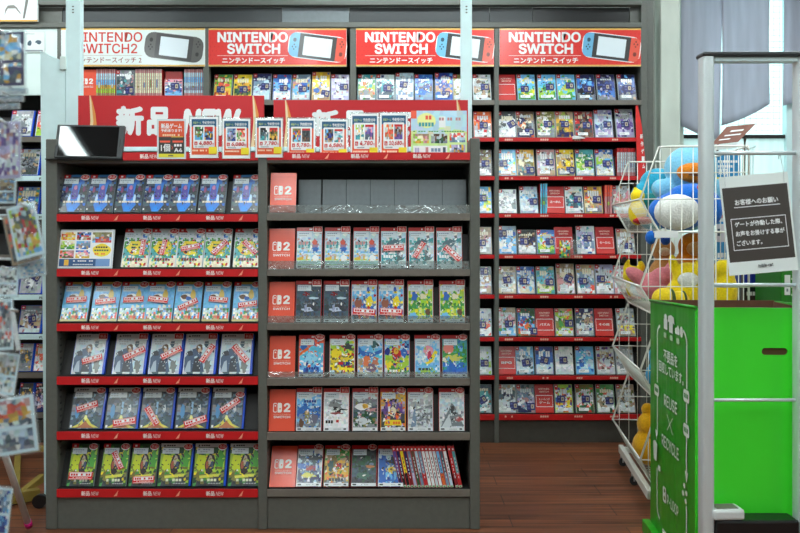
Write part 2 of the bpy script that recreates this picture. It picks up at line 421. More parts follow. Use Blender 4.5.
# --- left bay titles
t1 = titleart(W1, H1, 'c', ['slate', 'dgrey', 'slate', 'dgrey'], ['blue', 'steel', 'navy'], 11, det=20, shapes=[
    ('p', [(.36, .8), (.72, .8), (.66, .5), (.78, .2), (.6, .02), (.36, .02), (.26, .2), (.38, .5)], (60, 130, 220)),
    ('e', .52, .52, .13, .2, (92, 84, 170)), ('e', .52, .66, .06, .06, (200, 130, 170)), ('e', .34, .36, .05, .12, (190, 220, 245)), ('e', .7, .36, .05, .12, (190, 220, 245)),
    ('e', .2, .6, .05, .08, (140, 70, 110)), ('e', .84, .62, .05, .08, (120, 60, 100)),
    ('e', .5, .09, .13, .07, (40, 140, 230)), ('b', .14, .25, .9, .3, 7, (226, 214, 190)), ('b', .72, .07, .94, .085, 4, 'white'), ('b', .03, .06, .1, .1, 1, 'white')], foot=False, band=.07)
t1.rect(.3, .94, 1, 1, (44, 110, 170))
t2 = titleart(W1, H1, 'c', ['pale', 'green', 'teal', 'cream'], ['lime', 'blue', 'white', 'yellow', 'green', 'red', 'sky'], 12, [
    ('e', .48, .5, .34, .2, 'yellow', .16), ('b', .32, .56, .62, .6, 4, 'black'), ('b', .3, .48, .66, .53, 4, 'dgreen'), ('b', .32, .42, .6, .46, 4, 'red'),
    ('b', .2, .16, .8, .23, 6, 'dred')], fine=(13, 20), foot=False, band=.05)
t3 = titleart(W1, H1, 'c', ['sky', 'sky', 'sky', 'sky', 'cream', 'cream'], ['sky'], 13, det=0, shapes=[
    ('r', .26, .94, 1, 1, (196, 176, 90)), ('e', .4, .6, .2, .1, 'white'), ('e', .66, .68, .1, .12, (220, 190, 90)), ('e', .34, .62, .13, .06, 'brown'), ('e', .5, .58, .1, .05, 'blue')], foot=False, band=.06, p=.1)
_r = random.Random(3); t3.mosaic(.03, .03, .97, .33, 14, 6, ['ice', 'cream', 'tan'], ['white', 'coral', 'green', 'grey', 'sky'], _r, .5); t3.rect(0, 0, 1, .05, (196, 186, 130))
t4 = titleart(WP - .013, HP, 'w', ['pale', 'ice', 'ice', 'pale'], ['white', 'pale', 'slate'], 14, det=26, shapes=[
    ('p', [(.05, .05), (.02, .4), (.2, .6), (.42, .66), (.55, .5), (.62, .28), (.7, .05)], (64, 86, 116)), ('p', [(.3, .05), (.34, .36), (.5, .44), (.58, .05)], (44, 50, 60)),
    ('e', .48, .64, .11, .1, (104, 78, 52)), ('e', .5, .58, .06, .06, (210, 176, 150)), ('e', .18, .5, .12, .06, (40, 46, 58), .3), ('e', .8, .2, .1, .14, (120, 126, 124), .4), ('p', [(.05, .05), (.14, .3), (.22, .34), (.26, .05)], (170, 186, 200)),
    ('b', .12, .74, .34, .77, 3, 'grey'), ('b', .62, .75, .9, .77, 4, 'lgrey')], fine=(9, 12), foot=False, band=.11, p=.3)
t5 = titleart(WP - .009, HP, 'w', ['dgrey', 'slate', 'grey', 'slate', 'slate'], ['dgrey', 'steel', 'slate'], 15, det=24, shapes=[
    ('p', [(.46, .78), (.54, .78), (.53, .35), (.47, .35)], (150, 190, 220)), ('e', .52, .74, .14, .09, (100, 120, 130)), ('e', .52, .74, .11, .06, (66, 76, 84)), ('e', .2, .42, .07, .16, (90, 150, 200), .2), ('e', .74, .5, .05, .1, 'pale', .3),
    ('p', [(.08, .03), (.3, .12), (.5, .32), (.7, .12), (.94, .03)], (222, 214, 90)), ('p', [(.2, .02), (.4, .1), (.5, .2), (.62, .1), (.8, .02)], (180, 110, 70)), ('e', .5, .27, .05, .06, (240, 240, 160)),
    ('b', .04, .03, .12, .09, 1, 'white')], foot=False, band=.1, p=.45)
def t6(w, top, band):
    return titleart(w, H1, top, ['dgreen', 'lime', 'lime', 'olive', 'dgrey'], ['green', 'yellow', 'lime', 'dgreen'], 16, [
        ('e', .22, .55, .16, .18, (206, 220, 40), .2), ('e', .82, .62, .15, .2, (80, 170, 60), .2),
        ('p', [(.4, .3), (.34, .5), (.42, .72), (.58, .78), (.68, .6), (.62, .34), (.52, .26)], (54, 44, 46)), ('e', .5, .6, .07, .12, (190, 170, 150), .25), ('e', .42, .48, .05, .1, (170, 90, 60), .2), ('e', .58, .48, .05, .1, (60, 80, 110), .2),
        ('p', [(.2, .24), (.84, .29), (.82, .22), (.22, .18)], (220, 220, 90)), ('b', .26, .11, .78, .17, 5, (220, 226, 200)), ('b', .5, .05, .92, .075, 5, 'lgrey')], fine=(11, 14), foot=False, band=band)
t6s, t6p = t6(W1, 'c', .05), t6(WP - .009, 'w', .09)
LEFT = {}
for nm, a in (('t1', t1), ('t2', t2), ('t3', t3), ('t4', t4), ('t5', t5), ('t6s', t6s), ('t6p', t6p)): LEFT[nm] = a.mesh('cover_sheet', M['prg'])

def dress(o, cover, size, badge=None, seal=None, rng=random.Random(1)):
    """cover sheet, new-item badge and rotated red seal on the front of a case"""
    w, h, t = size
    link('cover_sheet', cover, o, (0 if w < .13 else -.0035, -.0003, 0))
    if badge is not None:
        bu, bv, sq = badge; b = link('new_badge', badge_mesh(sq), o, ((bu - .5) * w, -.0054, bv * h)); b['label'] = 'red and white new-item badge'
    if seal:
        su, sv, ang, sw = seal
        hh = sw * .31; a = R(ang)
        b = link('price_seal', seal_mesh(sw, hh), o, ((su - .5) * w + math.sin(a) * hh / 2, -.0066, sv * h - math.cos(a) * hh / 2), (0, -a, 0)); b['label'] = 'red and white campaign seal'

S1, SP = (W1, H1, T1), (WP, HP, TP)
LZ = {}
rows_left = [  # bottom y, title, size, shell, centres, seals, description
    (213.5, 't1', S1, 'clearshell', [71, 98.5, 127, 155, 182, 211, 244], [None] * 7, 'blue and charcoal fantasy game case'),
    (268.5, 't2', S1, 'clearshell', [134, 161.5, 188.5, 216, 246], [(.74, .5, 88, .07), (.5, .5, 82, .07), (.5, .5, 12, .08), (.58, .5, 48, .08), (.6, .5, -45, .08)], 'green game case with a yellow splash'),
    (323, 't3', S1, 'clearshell', [73, 103, 131, 158, 186, 215, 245], [(.52, .54, 4, .085), (.5, .5, 6, .085), (.5, .54, 3, .085), (.42, .54, -6, .085), (.52, .42, 27, .085), (.56, .54, -5, .08), (.56, .42, 9, .08)], 'sky blue game case with a crowd strip'),
    (376, 't4', SP, 'blueshell', [87, 128, 164, 198.5, 235], [(.6, .36, 16, .085), (.62, .5, 26, .095), (.66, .52, 27, .09), (.72, .5, 58, .085), (.62, .5, -48, .09)], 'pale disc game case with dark coated figure'),
    (431, 't5', SP, 'blueshell', [85, 120.5, 155.5, 191, 226.5], [(.48, .53, 18, .09), (.6, .16, 9, .095), (.36, .3, -55, .09), (.62, .17, 18, .095), (.56, .56, 35, .09)], 'charcoal game case with beams over gold'),
    (488.5, 't6s', S1, 'clearshell', [79.5, 112, 141.5], [(.5, .24, 0, .1), (.6, .6, -60, .08), (.56, .15, 2, .09)], 'slim green and yellow game case'),
    (488.5, 't6p', SP, 'blueshell', [173.5, 208.5, 244], [None] * 3, 'wide green and yellow game case'),
]
RNAME = ['top', 'second', 'third', 'fourth', 'fifth', 'bottom']
SEALWORD = lambda s: '' if not s else ', upright seal' if abs(s[2]) > 75 else ', steep seal' if abs(s[2]) > 40 else ', slanted seal' if abs(s[2]) > 11 else ', level seal'
for ri, (yb, tn, size, sh, cs, seals, desc) in enumerate(rows_left):
    zs = Z(yb, YF)
    for i, (cx, sl) in enumerate(zip(cs, seals)):
        rn = RNAME[min(ri, 5)]
        lab = f"{desc}{SEALWORD(sl)}, {ORD[i]} from left, {rn} left-bay shelf"
        o = put_case(cx, zs, YF + .012, 23, size, sh, lab, f"{desc}s")
        sq = tn == 't4'
        dress(o, LEFT[tn], size, (.83, .84 if tn != 't5' or i != 4 else .74, sq), sl)

# --- right bay titles
S2 = (.109, .176, .013)
def rt(seed, cols, acc, shapes=(), **k): return titleart(S2[0] - .004, S2[1], 'r', cols, acc, seed, shapes, **k).mesh('cover_sheet', M['prg'])
rows_right = [
    (269.5, 12, [(308.7, 'a', None, 'white and sky blue game case with yellow foot'), (337, 'a', None, 'white and sky blue game case with yellow foot'), (366, 'a', None, 'white and sky blue game case with yellow foot'),
              (393.5, 'b', (.5, .5, 2, .085), 'pale teal game case under a level red seal'), (421.5, 'b', (.42, .45, 58, .075), 'pale teal game case under a steep red seal'), (449.5, 'b', (.62, .36, -42, .085), 'pale teal game case under a falling red seal')]),
    (323.5, 11, [(308, 'c', None, 'dark slate racing game case'), (336, 'c', None, 'dark slate racing game case'), (364, 'd', (.5, .25, -4, .095), 'busy blue and white game case with red ribbon'),
              (391, 'd', (.5, .25, -3, .095), 'busy blue and white game case with red ribbon'), (420.5, 'e', None, 'light green patchwork game case'), (452.5, 'e', None, 'light green patchwork game case')]),
    (378.5, 11, [(311, 'f', None, 'bright blue and orange splash game case'), (342, 'g', None, 'yellow and green comic game case'), (370, 'h', None, 'light blue game case with orange riders'), (397, 'i', None, 'rainbow coloured party game case'),
              (427.5, 'j', None, 'pale blue game case with pink ball and yellow star'), (455, 'k', None, 'green and blue game case with pink ball')]),
    (432.5, 11, [(308.5, 'l', None, 'blue sky adventure game case'), (336, 'm', None, 'white game case with black ink drawing'), (365, 'n', None, 'grey green game case with white car'), (393, 'o', None, 'gold and purple crowd game case'),
              (420.5, 'q', None, 'silver striped game case'), (452, 's', None, 'white game case with a grey mountain')]),
    (489.5, 33, [(308.5, 't', None, 'white and navy robot game case'), (336, 'u', None, 'orange and green battle game case'), (363.5, 'v', None, 'black green horror game case'), (390.5, 'w', None, 'blue and white sports game case')]),
]
RT = dict(
    a=rt(31, ['ice', 'ice', 'pale', 'ice', 'gold', 'lime'], ['white', 'sky', 'rose'], [('r', .03, .38, .97, .42, 'sky'), ('b', .06, .5, .56, .66, 4, 'teal'), ('b', .08, .58, .5, .66, 3, 'rose'), ('e', .74, .56, .12, .16, (150, 120, 150), .2), ('e', .72, .64, .1, .07, (214, 90, 70)), ('e', .74, .47, .13, .06, 'blue', .3), ('r', .03, .1, .97, .2, (170, 214, 210)), ('e', .76, .25, .13, .08, 'white')], p=.3),
    b=rt(32, ['ice', 'teal', 'pale', 'teal', 'pale'], ['white', 'grey', 'ice'], [('e', .5, .62, .26, .1, (80, 110, 120), .3), ('e', .36, .52, .2, .06, (120, 150, 150), .3), ('b', .1, .26, .6, .33, 5, 'white'), ('e', .7, .25, .2, .06, (90, 110, 110), .3)], p=.45),
    c=rt(33, ['slate', 'slate', 'dgrey', 'slate'], ['slate', 'dgrey'], [('e', .4, .68, .12, .05, 'dred', .3), ('e', .68, .58, .2, .03, 'ice', .2), ('e', .5, .3, .24, .05, (190, 200, 220), .4), ('e', .4, .36, .06, .09, (150, 160, 190), .3), ('b', .3, .44, .8, .47, 6, 'grey')], p=.3),
    d=rt(34, ['ice', 'sky', 'steel', 'blue', 'slate'], ['white', 'yellow', 'red', 'blue', 'sky', 'orange', 'ice'], [('e', .7, .5, .14, .12, 'yellow', .25), ('e', .28, .46, .14, .12, (150, 90, 70), .25)], p=.5),
    e=rt(35, ['pale', 'lime', 'lime', 'green', 'lime', 'sky'], ['yellow', 'cream', 'green', 'teal', 'lime'], [('e', .26, .62, .12, .1, 'blue', .3), ('e', .6, .62, .14, .07, 'cream', .3), ('e', .35, .4, .1, .07, 'green', .2), ('r', .44, .1, .55, .36, (226, 230, 120)), ('e', .8, .25, .1, .08, 'brown', .3), ('e', .2, .16, .16, .08, 'sky', .2)], p=.45),
    f=rt(36, ['coral', 'cyan', 'cyan', 'sky', 'blue'], ['orange', 'sky', 'white', 'cyan', 'deep'], [('e', .2, .72, .14, .1, 'blue', .2), ('e', .5, .45, .26, .16, (150, 216, 240), .25), ('p', [(.03, .5), (.4, .66), (.36, .72), (.03, .58)], 'orange'), ('b', .2, .18, .8, .24, 6, 'deep')], p=.4),
    g=rt(37, ['pale', 'lime', 'yellow', 'olive', 'yellow', 'ice'], ['yellow', 'green', 'brown', 'white', 'red'], [('e', .7, .72, .2, .07, 'dgrey', .4), ('e', .24, .56, .18, .12, 'yellow', .2), ('p', [(.06, .4), (.94, .5), (.94, .43), (.06, .33)], (226, 200, 50)), ('e', .6, .32, .28, .05, 'deep', .3), ('e', .44, .33, .1, .04, 'red')], p=.45),
    h=rt(38, ['ice', 'sky', 'cyan', 'tan', 'cream'], ['sky', 'white', 'ice'], [('p', [(.03, .72), (.3, .6), (.6, .58), (.97, .66), (.97, .58), (.5, .46), (.2, .5), (.03, .6)], 'blue'), ('e', .66, .78, .18, .08, (60, 96, 100), .3), ('e', .36, .4, .14, .13, (224, 120, 70), .3), ('e', .7, .38, .13, .12, (200, 120, 90), .3), ('e', .56, .22, .18, .1, (120, 96, 120), .3)], p=.4),
    i=rt(39, ['sky', 'ice', 'lime', 'yellow', 'green'], ['red', 'blue', 'white', 'orange', 'lime', 'pink', 'deep'], [('e', .46, .56, .2, .16, 'red', .3), ('e', .46, .62, .1, .08, 'gold'), ('e', .78, .58, .15, .12, 'blue', .25), ('e', .12, .6, .1, .1, 'deep', .2), ('e', .7, .28, .22, .08, 'lime', .3), ('b', .2, .12, .8, .18, 5, 'white')], p=.55),
    j=rt(40, ['ice', 'sky', 'ice', 'sky', 'lime'], ['white', 'cyan', 'ice', 'sky'], [('e', .54, .62, .2, .13, 'pink', .05), ('e', .6, .5, .1, .1, (200, 50, 80), .3), ('p', [(.4, .34), (.55, .38), (.8, .64), (.92, .6), (.7, .36), (.5, .3)], 'yellow'), ('b', .14, .16, .84, .22, 5, 'dgrey')], p=.4),
    k=rt(41, ['teal', 'green', 'green', 'blue', 'blue'], ['teal', 'sky', 'green', 'white', 'blue'], [('e', .26, .68, .22, .13, (226, 130, 120), .05), ('e', .5, .46, .34, .08, (200, 196, 90), .3), ('e', .12, .4, .1, .05, 'cream', .3)], p=.4),
    l=rt(42, ['ice', 'sky', 'blue', 'steel', 'grey'], ['white', 'ice', 'sky'], [('b', .2, .66, .8, .72, 6, 'deep'), ('p', [(.03, .5), (.3, .6), (.6, .5), (.97, .58), (.97, .48), (.03, .4)], (50, 110, 190)), ('e', .42, .34, .1, .16, (150, 140, 80), .3), ('e', .42, .44, .06, .05, (220, 190, 140)), ('e', .7, .3, .14, .12, (110, 110, 130), .4), ('e', .2, .18, .1, .1, 'brown', .3)], p=.35),
    m=rt(43, ['white', 'pale', 'white', 'white'], ['white', 'pale'], [('e', .5, .6, .3, .08, (130, 134, 136), .6), ('e', .6, .5, .3, .04, 'black', .7), ('e', .6, .7, .2, .04, 'grey', .6), ('e', .55, .42, .22, .03, (150, 70, 70), .5), ('b', .08, .18, .5, .25, 4, 'black'), ('b', .5, .2, .64, .26, 1, 'red')], p=.4),
    n=rt(44, ['pale', 'grey', 'slate', 'dgreen', 'grey'], ['grey', 'rose', 'olive', 'pale'], [('e', .4, .56, .3, .07, 'white', .3), ('e', .5, .58, .12, .06, 'gold', .2), ('e', .4, .24, .34, .08, 'pale', .3), ('e', .74, .5, .2, .04, 'rose', .3)], p=.4),
    o=rt(45, ['gold', 'tan', 'purple', 'dgrey', 'dgrey'], ['gold', 'purple', 'white', 'orange', 'black', 'lilac'], [('e', .5, .46, .12, .14, 'cream', .3), ('p', [(.14, .13), (.86, .13), (.8, .26), (.2, .26)], (236, 206, 40)), ('b', .2, .16, .8, .22, 6, 'orange')], p=.6),
    q=rt(46, ['pale', 'lgrey', 'pale', 'grey', 'pale'], ['white', 'lgrey'], [('p', [(.3, .5), (.97, .62), (.97, .56), (.3, .46)], 'grey'), ('p', [(.3, .36), (.97, .44), (.97, .38), (.3, .32)], 'grey'), ('p', [(.12, .1), (.3, .7), (.34, .1)], 'steel')], p=.3),
    s=rt(47, ['white', 'ice', 'pale', 'grey', 'pale'], ['white', 'pale'], [('p', [(.06, .1), (.5, .66), (.62, .58), (.97, .12)], (120, 130, 136)), ('e', .56, .48, .12, .1, 'dgrey', .4), ('e', .8, .28, .14, .05, (180, 90, 90), .4), ('p', [(.1, .1), (.4, .4), (.5, .1)], 'pale')], p=.3),
    t=rt(48, ['white', 'slate', 'ice', 'steel', 'navy', 'grey'], ['white', 'blue', 'slate', 'ice'], [('e', .55, .68, .34, .07, (34, 40, 46), .6), ('e', .2, .5, .16, .1, 'blue', .4), ('r', .36, .38, .74, .5, (180, 60, 50)), ('e', .46, .27, .3, .06, (226, 220, 90), .3)], p=.4),
    u=rt(49, ['green', 'tan', 'gold', 'gold', 'grey'], ['orange', 'cream', 'green', 'white', 'brown'], [('e', .36, .6, .12, .16, (130, 110, 50), .3), ('e', .6, .5, .12, .08, 'red', .4), ('e', .26, .5, .12, .14, (60, 96, 90), .3), ('b', .14, .24, .86, .3, 6, 'coral'), ('b', .2, .13, .8, .2, 5, 'dgrey')], p=.5),
    v=rt(50, ['dgrey', 'dgreen', 'slate', 'dgrey'], ['black', 'slate', 'dgreen'], [('e', .74, .48, .16, .04, (200, 130, 80), .3), ('e', .8, .54, .1, .03, 'steel'), ('e', .5, .26, .3, .08, (70, 110, 96), .3)], p=.3),
    w=rt(51, ['ice', 'blue', 'steel', 'sky', 'blue'], ['white', 'blue', 'deep', 'ice'], [('e', .5, .4, .24, .07, (226, 200, 60), .5), ('e', .6, .62, .26, .08, 'dgrey', .6), ('r', .04, .1, .3, .6, 'blue')], p=.45))
for ri, (yb, lean, lst) in enumerate(rows_right):
    zs = Z(yb, YF); cnt = {}
    for i, (cx, k, sl, desc) in enumerate(lst):
        dup = sum(1 for q in lst if q[1] == k and q[3] == desc) > 1
        cnt[k] = cnt.get(k, 0) + 1
        lab = f"{desc} on the {RNAME[ri + 1]} right-bay shelf" if not dup else f"{desc}, {ORD[cnt[k] - 1]} of its kind, {RNAME[ri + 1]} right-bay shelf"
        o = put_case(cx, zs, YF + .014, lean, S2, 'redshell', lab, f"red game cases on the {RNAME[ri + 1]} right-bay shelf")
        dress(o, RT[k], S2, (.82, .86, k in 'abcdelmn'), sl)

# red index cards at the left end of every right-bay shelf
def switch_card_art(w, h):
    a = Art(w, h); a.rect(0, 0, 1, 1, (232, 86, 60))
    wh = (244, 240, 236)
    a.rrect(.15, .44, .31, .67, .007, wh); a.rrect(.18, .46, .30, .65, .005, (232, 86, 60)); a.ell(.235, .6, .028, .018, wh)
    a.rrect(.33, .44, .49, .67, .007, wh); a.rect(.33, .44, .38, .67, wh); a.ell(.42, .53, .03, .018, (232, 86, 60))
    a.text('2', .56, .45, .82, .665, wh, .035)
    a.text('NINTENDO', .18, .38, .82, .405, (244, 190, 172), .0); a.text('SWITCH', .18, .305, .82, .36, wh, .02)
    return a
CW, CH = .109, .172
card_me = switch_card_art(CW, CH).mesh('printed_face', M['prg'])
for ri, (cx, yb, lean) in enumerate([(282.5, 213, 12), (281, 269.5, 12), (281, 323.5, 12), (281.5, 378.5, 12), (281.5, 432.5, 12), (282, 489.5, 30)]):
    w, h, t = CW, CH, .012
    zs = Z(yb, YF) + t * math.sin(R(lean))
    o = tag(link('index_card', shell('redshell', w, h, t), None, (X(cx, YF + .014), YF + .014, zs), (R(-lean), 0, 0)),
            f"red console-logo index card at the left end of the {RNAME[ri]} right-bay shelf", 'index card', 'red index cards of the right bay')
    link('printed_face', card_me, o, (0, -.0003, 0))

# leaning row of spines on the bottom right-bay shelf
SPC = [('purple', 'navy'), ('navy', 'black'), ('yellow', 'black'), ('navy', 'dred'), ('steel', 'lilac'), ('brown', 'dgreen'), ('ice', 'steel'), ('steel', 'red'), ('white', 'white'), ('white', 'white'), ('white', 'pale'), ('pale', 'white'),
       ('sky', 'orange'), ('slate', 'steel'), ('white', 'ice'), ('red', 'dred'), ('teal', 'red'), ('slate', 'teal')]
SPN = ['purple', 'navy', 'yellow', 'dark blue and red', 'lilac', 'brown', 'ice blue', 'steel and red', 'plain white', 'plain white', 'plain white', 'pale white', 'sky blue and orange', 'slate', 'white and ice', 'all red', 'teal and red', 'slate and teal']
def spine_art(w, h, c1, c2, seed, top='red'):
    r = random.Random(seed); a = Art(w, h); a.rect(0, 0, 1, 1, c1); a.rect(0, 0, 1, .34, c2); a.rect(0, .88, 1, 1, top); a.ell(.5, .93, .3, .025, 'white', 8)
    for k in range(6): a.rect(.36, .22 + k * .09, .64, .26 + k * .09 + r.uniform(0, .03), 'dgrey' if c1 in ('white', 'pale', 'ice', 'yellow', 'sky') else 'pale')
    a.rect(0, .0, 1, .05, (214, 220, 210)); a.rect(.2, .005, .8, .04, 'green')
    return a
zs = Z(489.5, YF)
for i in range(17):
    cx = 401.5 + i * 3.62 + (1.5 if i > 14 else 0); w, h, d = .0145, .174, .108
    # leans to its left (towards -x), foot on the shelf; the foot corner stays on the board
    ang = R(12)
    o = link('game_case', B(-w / 2, w / 2, 0, d, 0, h).mesh('game_case', M['redshell'], .0015), None, (X(cx, YF + .02), YF + .02, zs + w / 2 * math.sin(ang)), (R(-8), -ang, 0))
    tag(o, f"{SPN[i]} spine game case, {ORD[i]} from left in the bottom-shelf leaning row", 'game case', 'leaning spine-out game cases')
    link('spine_print', spine_art(w - .003, h - .004, SPC[i][0], SPC[i][1], i).mesh('spine_print', M['prg']), o, (0, -.0004, .002))

# information sheet in the left bay
a = Art(.235, .165); rg = random.Random(8)
a.rect(0, 0, 1, 1, 'pale'); a.rect(.03, .04, .97, .96, 'white')
for (u, v, u1, v1, cs, ac) in [(.05, .73, .3, .93, ['gold', 'yellow'], ['orange', 'cream']), (.33, .73, .58, .93, ['blue', 'tan'], ['black', 'white', 'red']), (.61, .66, .95, .93, ['olive', 'brown', 'red'], ['orange', 'grey', 'sky', 'cream']),
                               (.05, .49, .3, .70, ['cream', 'lime', 'green'], ['white', 'lime']), (.33, .49, .58, .70, ['sky', 'steel', 'blue'], ['tan', 'white', 'lilac']), (.05, .26, .3, .46, ['rose', 'pink', 'brown'], ['orange', 'green']), (.33, .26, .58, .46, ['blue', 'cream', 'gold'], ['white', 'pink'])]:
    a.mosaic(u, v, u1, v1, 7, 5, cs, ac, rg, .4)
a.ell(.79, .46, .16, .17, 'yellow', 16, .08, rg); a.bars(.68, .52, .9, .56, 5, 'black', rg); a.bars(.66, .44, .92, .48, 6, 'dgreen', rg); a.bars(.67, .35, .9, .39, 6, 'orange', rg)
a.rect(.05, .05, .95, .24, (40, 84, 134)); a.rect(.7, .05, .95, .24, (110, 150, 200)); a.rect(.14, .07, .22, .22, 'gold'); a.bars(.3, .17, .7, .2, 10, 'white', rg); a.bars(.3, .08, .66, .11, 12, 'pale', rg)
lean = 12; zs = Z(268.5, YF) + .003 * math.sin(R(lean))
o = tag(B(-.1175, .1175, 0, .003, 0, .165).build('info_sheet', M['paper'], None, (X(84, YF + .006), YF + .006, zs), (R(-lean), 0, 0)), 'laminated white sheet of small colour pictures on the second left-bay shelf', 'info sheet')
a.build('printed_face', o, (0, -.0004, 0), m=M['prg'])

# ------------------------------------------------------------------ front fixture
DF = .40  # depth
fx = thing('game_shelf_unit', 'low dark grey two-bay game shelf with red rails, nearest to the camera', 'shelf unit')
zt = Z(160, YF)
def fbox(x0, x1, z0, z1, y0, y1, name, m, bevel=.002): return B(x0, x1, y0, y1, z0, z1).build(name, M[m], fx, bevel=bevel)
LX0, LX1, DX0, DX1, RX0, RX1 = X(45.5, YF), X(57, YF), X(258, YF), X(267, YF), X(470, YF), X(480, YF)
fbox(LX0, LX1, 0, Z(139, YF), YF, YF + DF, 'side_panel', 'steel', .004)
fbox(RX0, RX1, 0, Z(138, YF), YF, YF + DF, 'side_panel', 'steel', .004)
fbox(DX0, DX1, 0, Z(157, YF), YF, YF + DF, 'divider_panel', 'steel', .003)
fbox(LX1, DX0, 0, zt, YF + DF - .02, YF + DF, 'back_panel', 'dark', 0)
fbox(DX1, RX0, 0, zt, YF + DF - .02, YF + DF, 'back_panel', 'dark', 0)
fbox(LX1, DX0, zt - .012, zt, YF + .004, YF + DF - .02, 'top_board', 'steel')
fbox(DX1, RX0, zt - .012, zt, YF + .004, YF + DF - .02, 'top_board', 'steel')
fbox(LX1, DX0, 0, Z(498, YF), YF + .008, YF + .025, 'plinth', 'steel')
fbox(DX1, RX0, 0, Z(498, YF), YF + .008, YF + .025, 'plinth', 'steel')
def strip_art(w, h, marks):
    a = Art(w, h); a.rect(0, 0, 1, 1, (198, 20, 26))
    for u in marks:
        du = .064 / w
        a.text('新品', u, .2, u + du * .56, .8, (246, 236, 232), .03); a.text('NEW', u + du * .64, .26, u + du * 1.12, .72, (246, 236, 232), .0, .002)
        v = u + .135 / w
        if v < .97: a.poly([(v, .12), (v + .014 / w, .2), (v + .02 / w, .9), (v + .012 / w, .6)], (240, 170, 140))
    return a
def red_strip(x0, x1, ytop, ybot, name, marks_px, par, Y):
    z0, z1 = Z(ybot, Y), Z(ytop, Y)
    b = B(x0, x1, Y - .004, Y + .004, z0, z1).build(name, M['strip'], par, bevel=.001)
    a = strip_art(x1 - x0 - .002, z1 - z0, [(X(p, Y) - x0) / (x1 - x0) for p in marks_px])
    l = a.build('lettering', b, ((x0 + x1) / 2, Y - .0046, z0)); return b
red_strip(X(123, YF), DX0, 152.5, 160.5, 'price_rail', [140], fx, YF)
red_strip(DX1, RX0, 152.5, 160, 'price_rail', [292, 351, 413], fx, YF)
for y0, y1 in [(213.5, 221.5), (268.5, 276.5), (323, 331), (376, 384.5), (431, 439.5), (488.5, 497)]:
    zz = Z(y0, YF)
    fbox(LX1, DX0, zz - .016, zz, YF + .004, YF + DF - .02, 'shelf_board', 'dark')
    red_strip(LX1, DX0, y0 + .6, y1, 'price_rail', [81.5, 143.5, 206.5], fx, YF)
    # slanted display board the cases lean on
    s, c = math.sin(R(23)), math.cos(R(23)); yb = YF + .012 + .0185
    fb = MB(); fb.add([(LX1 + .002, yb, zz), (DX0 - .002, yb, zz), (DX0 - .002, yb + .15 * s, zz + .15 * c), (LX1 + .002, yb + .15 * s, zz + .15 * c),
                       (LX1 + .002, yb + .1, zz), (DX0 - .002, yb + .1, zz)], [(0, 1, 2, 3), (0, 3, 4), (1, 5, 2), (4, 3, 2, 5), (0, 4, 5, 1)])
    fb.build('slanted_stand', M['dark'], fx)
for y0, y1, lean in [(213.5, 220.5, 12), (269.5, 276, 12), (323.5, 330, 11), (378.5, 385.5, 11), (432.5, 440, 11), (489.5, 496.5, 33)]:
    zz = Z(y0, YF)
    fbox(DX1, RX0, zz - .016, zz, YF + .004, YF + DF - .02, 'shelf_board', 'dark')
    fbox(DX1, RX0, Z(y1, YF), zz + .001, YF - .003, YF + .004, 'shelf_edge', 'shelf', .001)
    if y0 > 220 and y0 < 480:
        s, c = math.sin(R(lean)), math.cos(R(lean)); yb = YF + .014 + .0145; hh = .15
        fb = MB(); fb.add([(DX1 + .002, yb, zz), (RX0 - .002, yb, zz), (RX0 - .002, yb + hh * s, zz + hh * c), (DX1 + .002, yb + hh * s, zz + hh * c),
                           (DX1 + .002, yb + .1, zz), (RX0 - .002, yb + .1, zz)], [(0, 1, 2, 3), (0, 3, 4), (1, 5, 2), (4, 3, 2, 5), (0, 4, 5, 1)])
        fb.build('slanted_stand', M['dark'], fx)
    if y0 > 480:
        s, c = math.sin(R(lean)), math.cos(R(lean)); yb = YF + .014 + .0165; x1 = X(388, YF); hh = .15
        fb = MB(); fb.add([(DX1 + .002, yb, zz), (x1, yb, zz), (x1, yb + hh * s, zz + hh * c), (DX1 + .002, yb + hh * s, zz + hh * c),
                           (DX1 + .002, yb + .14, zz), (x1, yb + .14, zz)], [(0, 1, 2, 3), (0, 3, 4), (1, 5, 2), (4, 3, 2, 5), (0, 4, 5, 1)])
        fb.build('slanted_stand', M['dark'], fx)
    if y0 < 400:
        d = {213.5: 15, 269.5: 15, 323.5: 14, 378.5: 13}[y0] - 6.5
        fbox(DX1 + .002, RX0 - .002, zz - .001, Z(y0 - d, YF), YF + .0055, YF + .008, 'clear_lip', 'acrylic', 0)
# blank display boards standing on the empty top shelf of the right bay
zz = Z(213.5, YF)
for i in range(7):
    xa, xb = X(296 + i * 24.6, YF), X(296 + i * 24.6 + (23.2 if i == 0 else 24.2), YF)
    o = B(0, xb - xa, 0, .006, 0, .147).build('display_board', M['board'], None, (xa, YF + .075 + .0, zz + .006 * math.sin(R(6))), (R(-6), 0, 0), bevel=.001)
    tag(o, f"blank grey display board, {ORD[i]} from left on the empty right-bay shelf", 'display board', 'blank display boards')
# perforated slots in the inner faces of the side panels
sl = MB()
for k in range(44):
    z = .3 + k * .027
    if z < 1.5: sl.box(LX1, LX1 + .0012, YF + .03, YF + .045, z, z + .009); sl.box(DX1, DX1 + .0012, YF + .03, YF + .045, z, z + .009)
sl.build('slot_perforation', M['black'], fx)

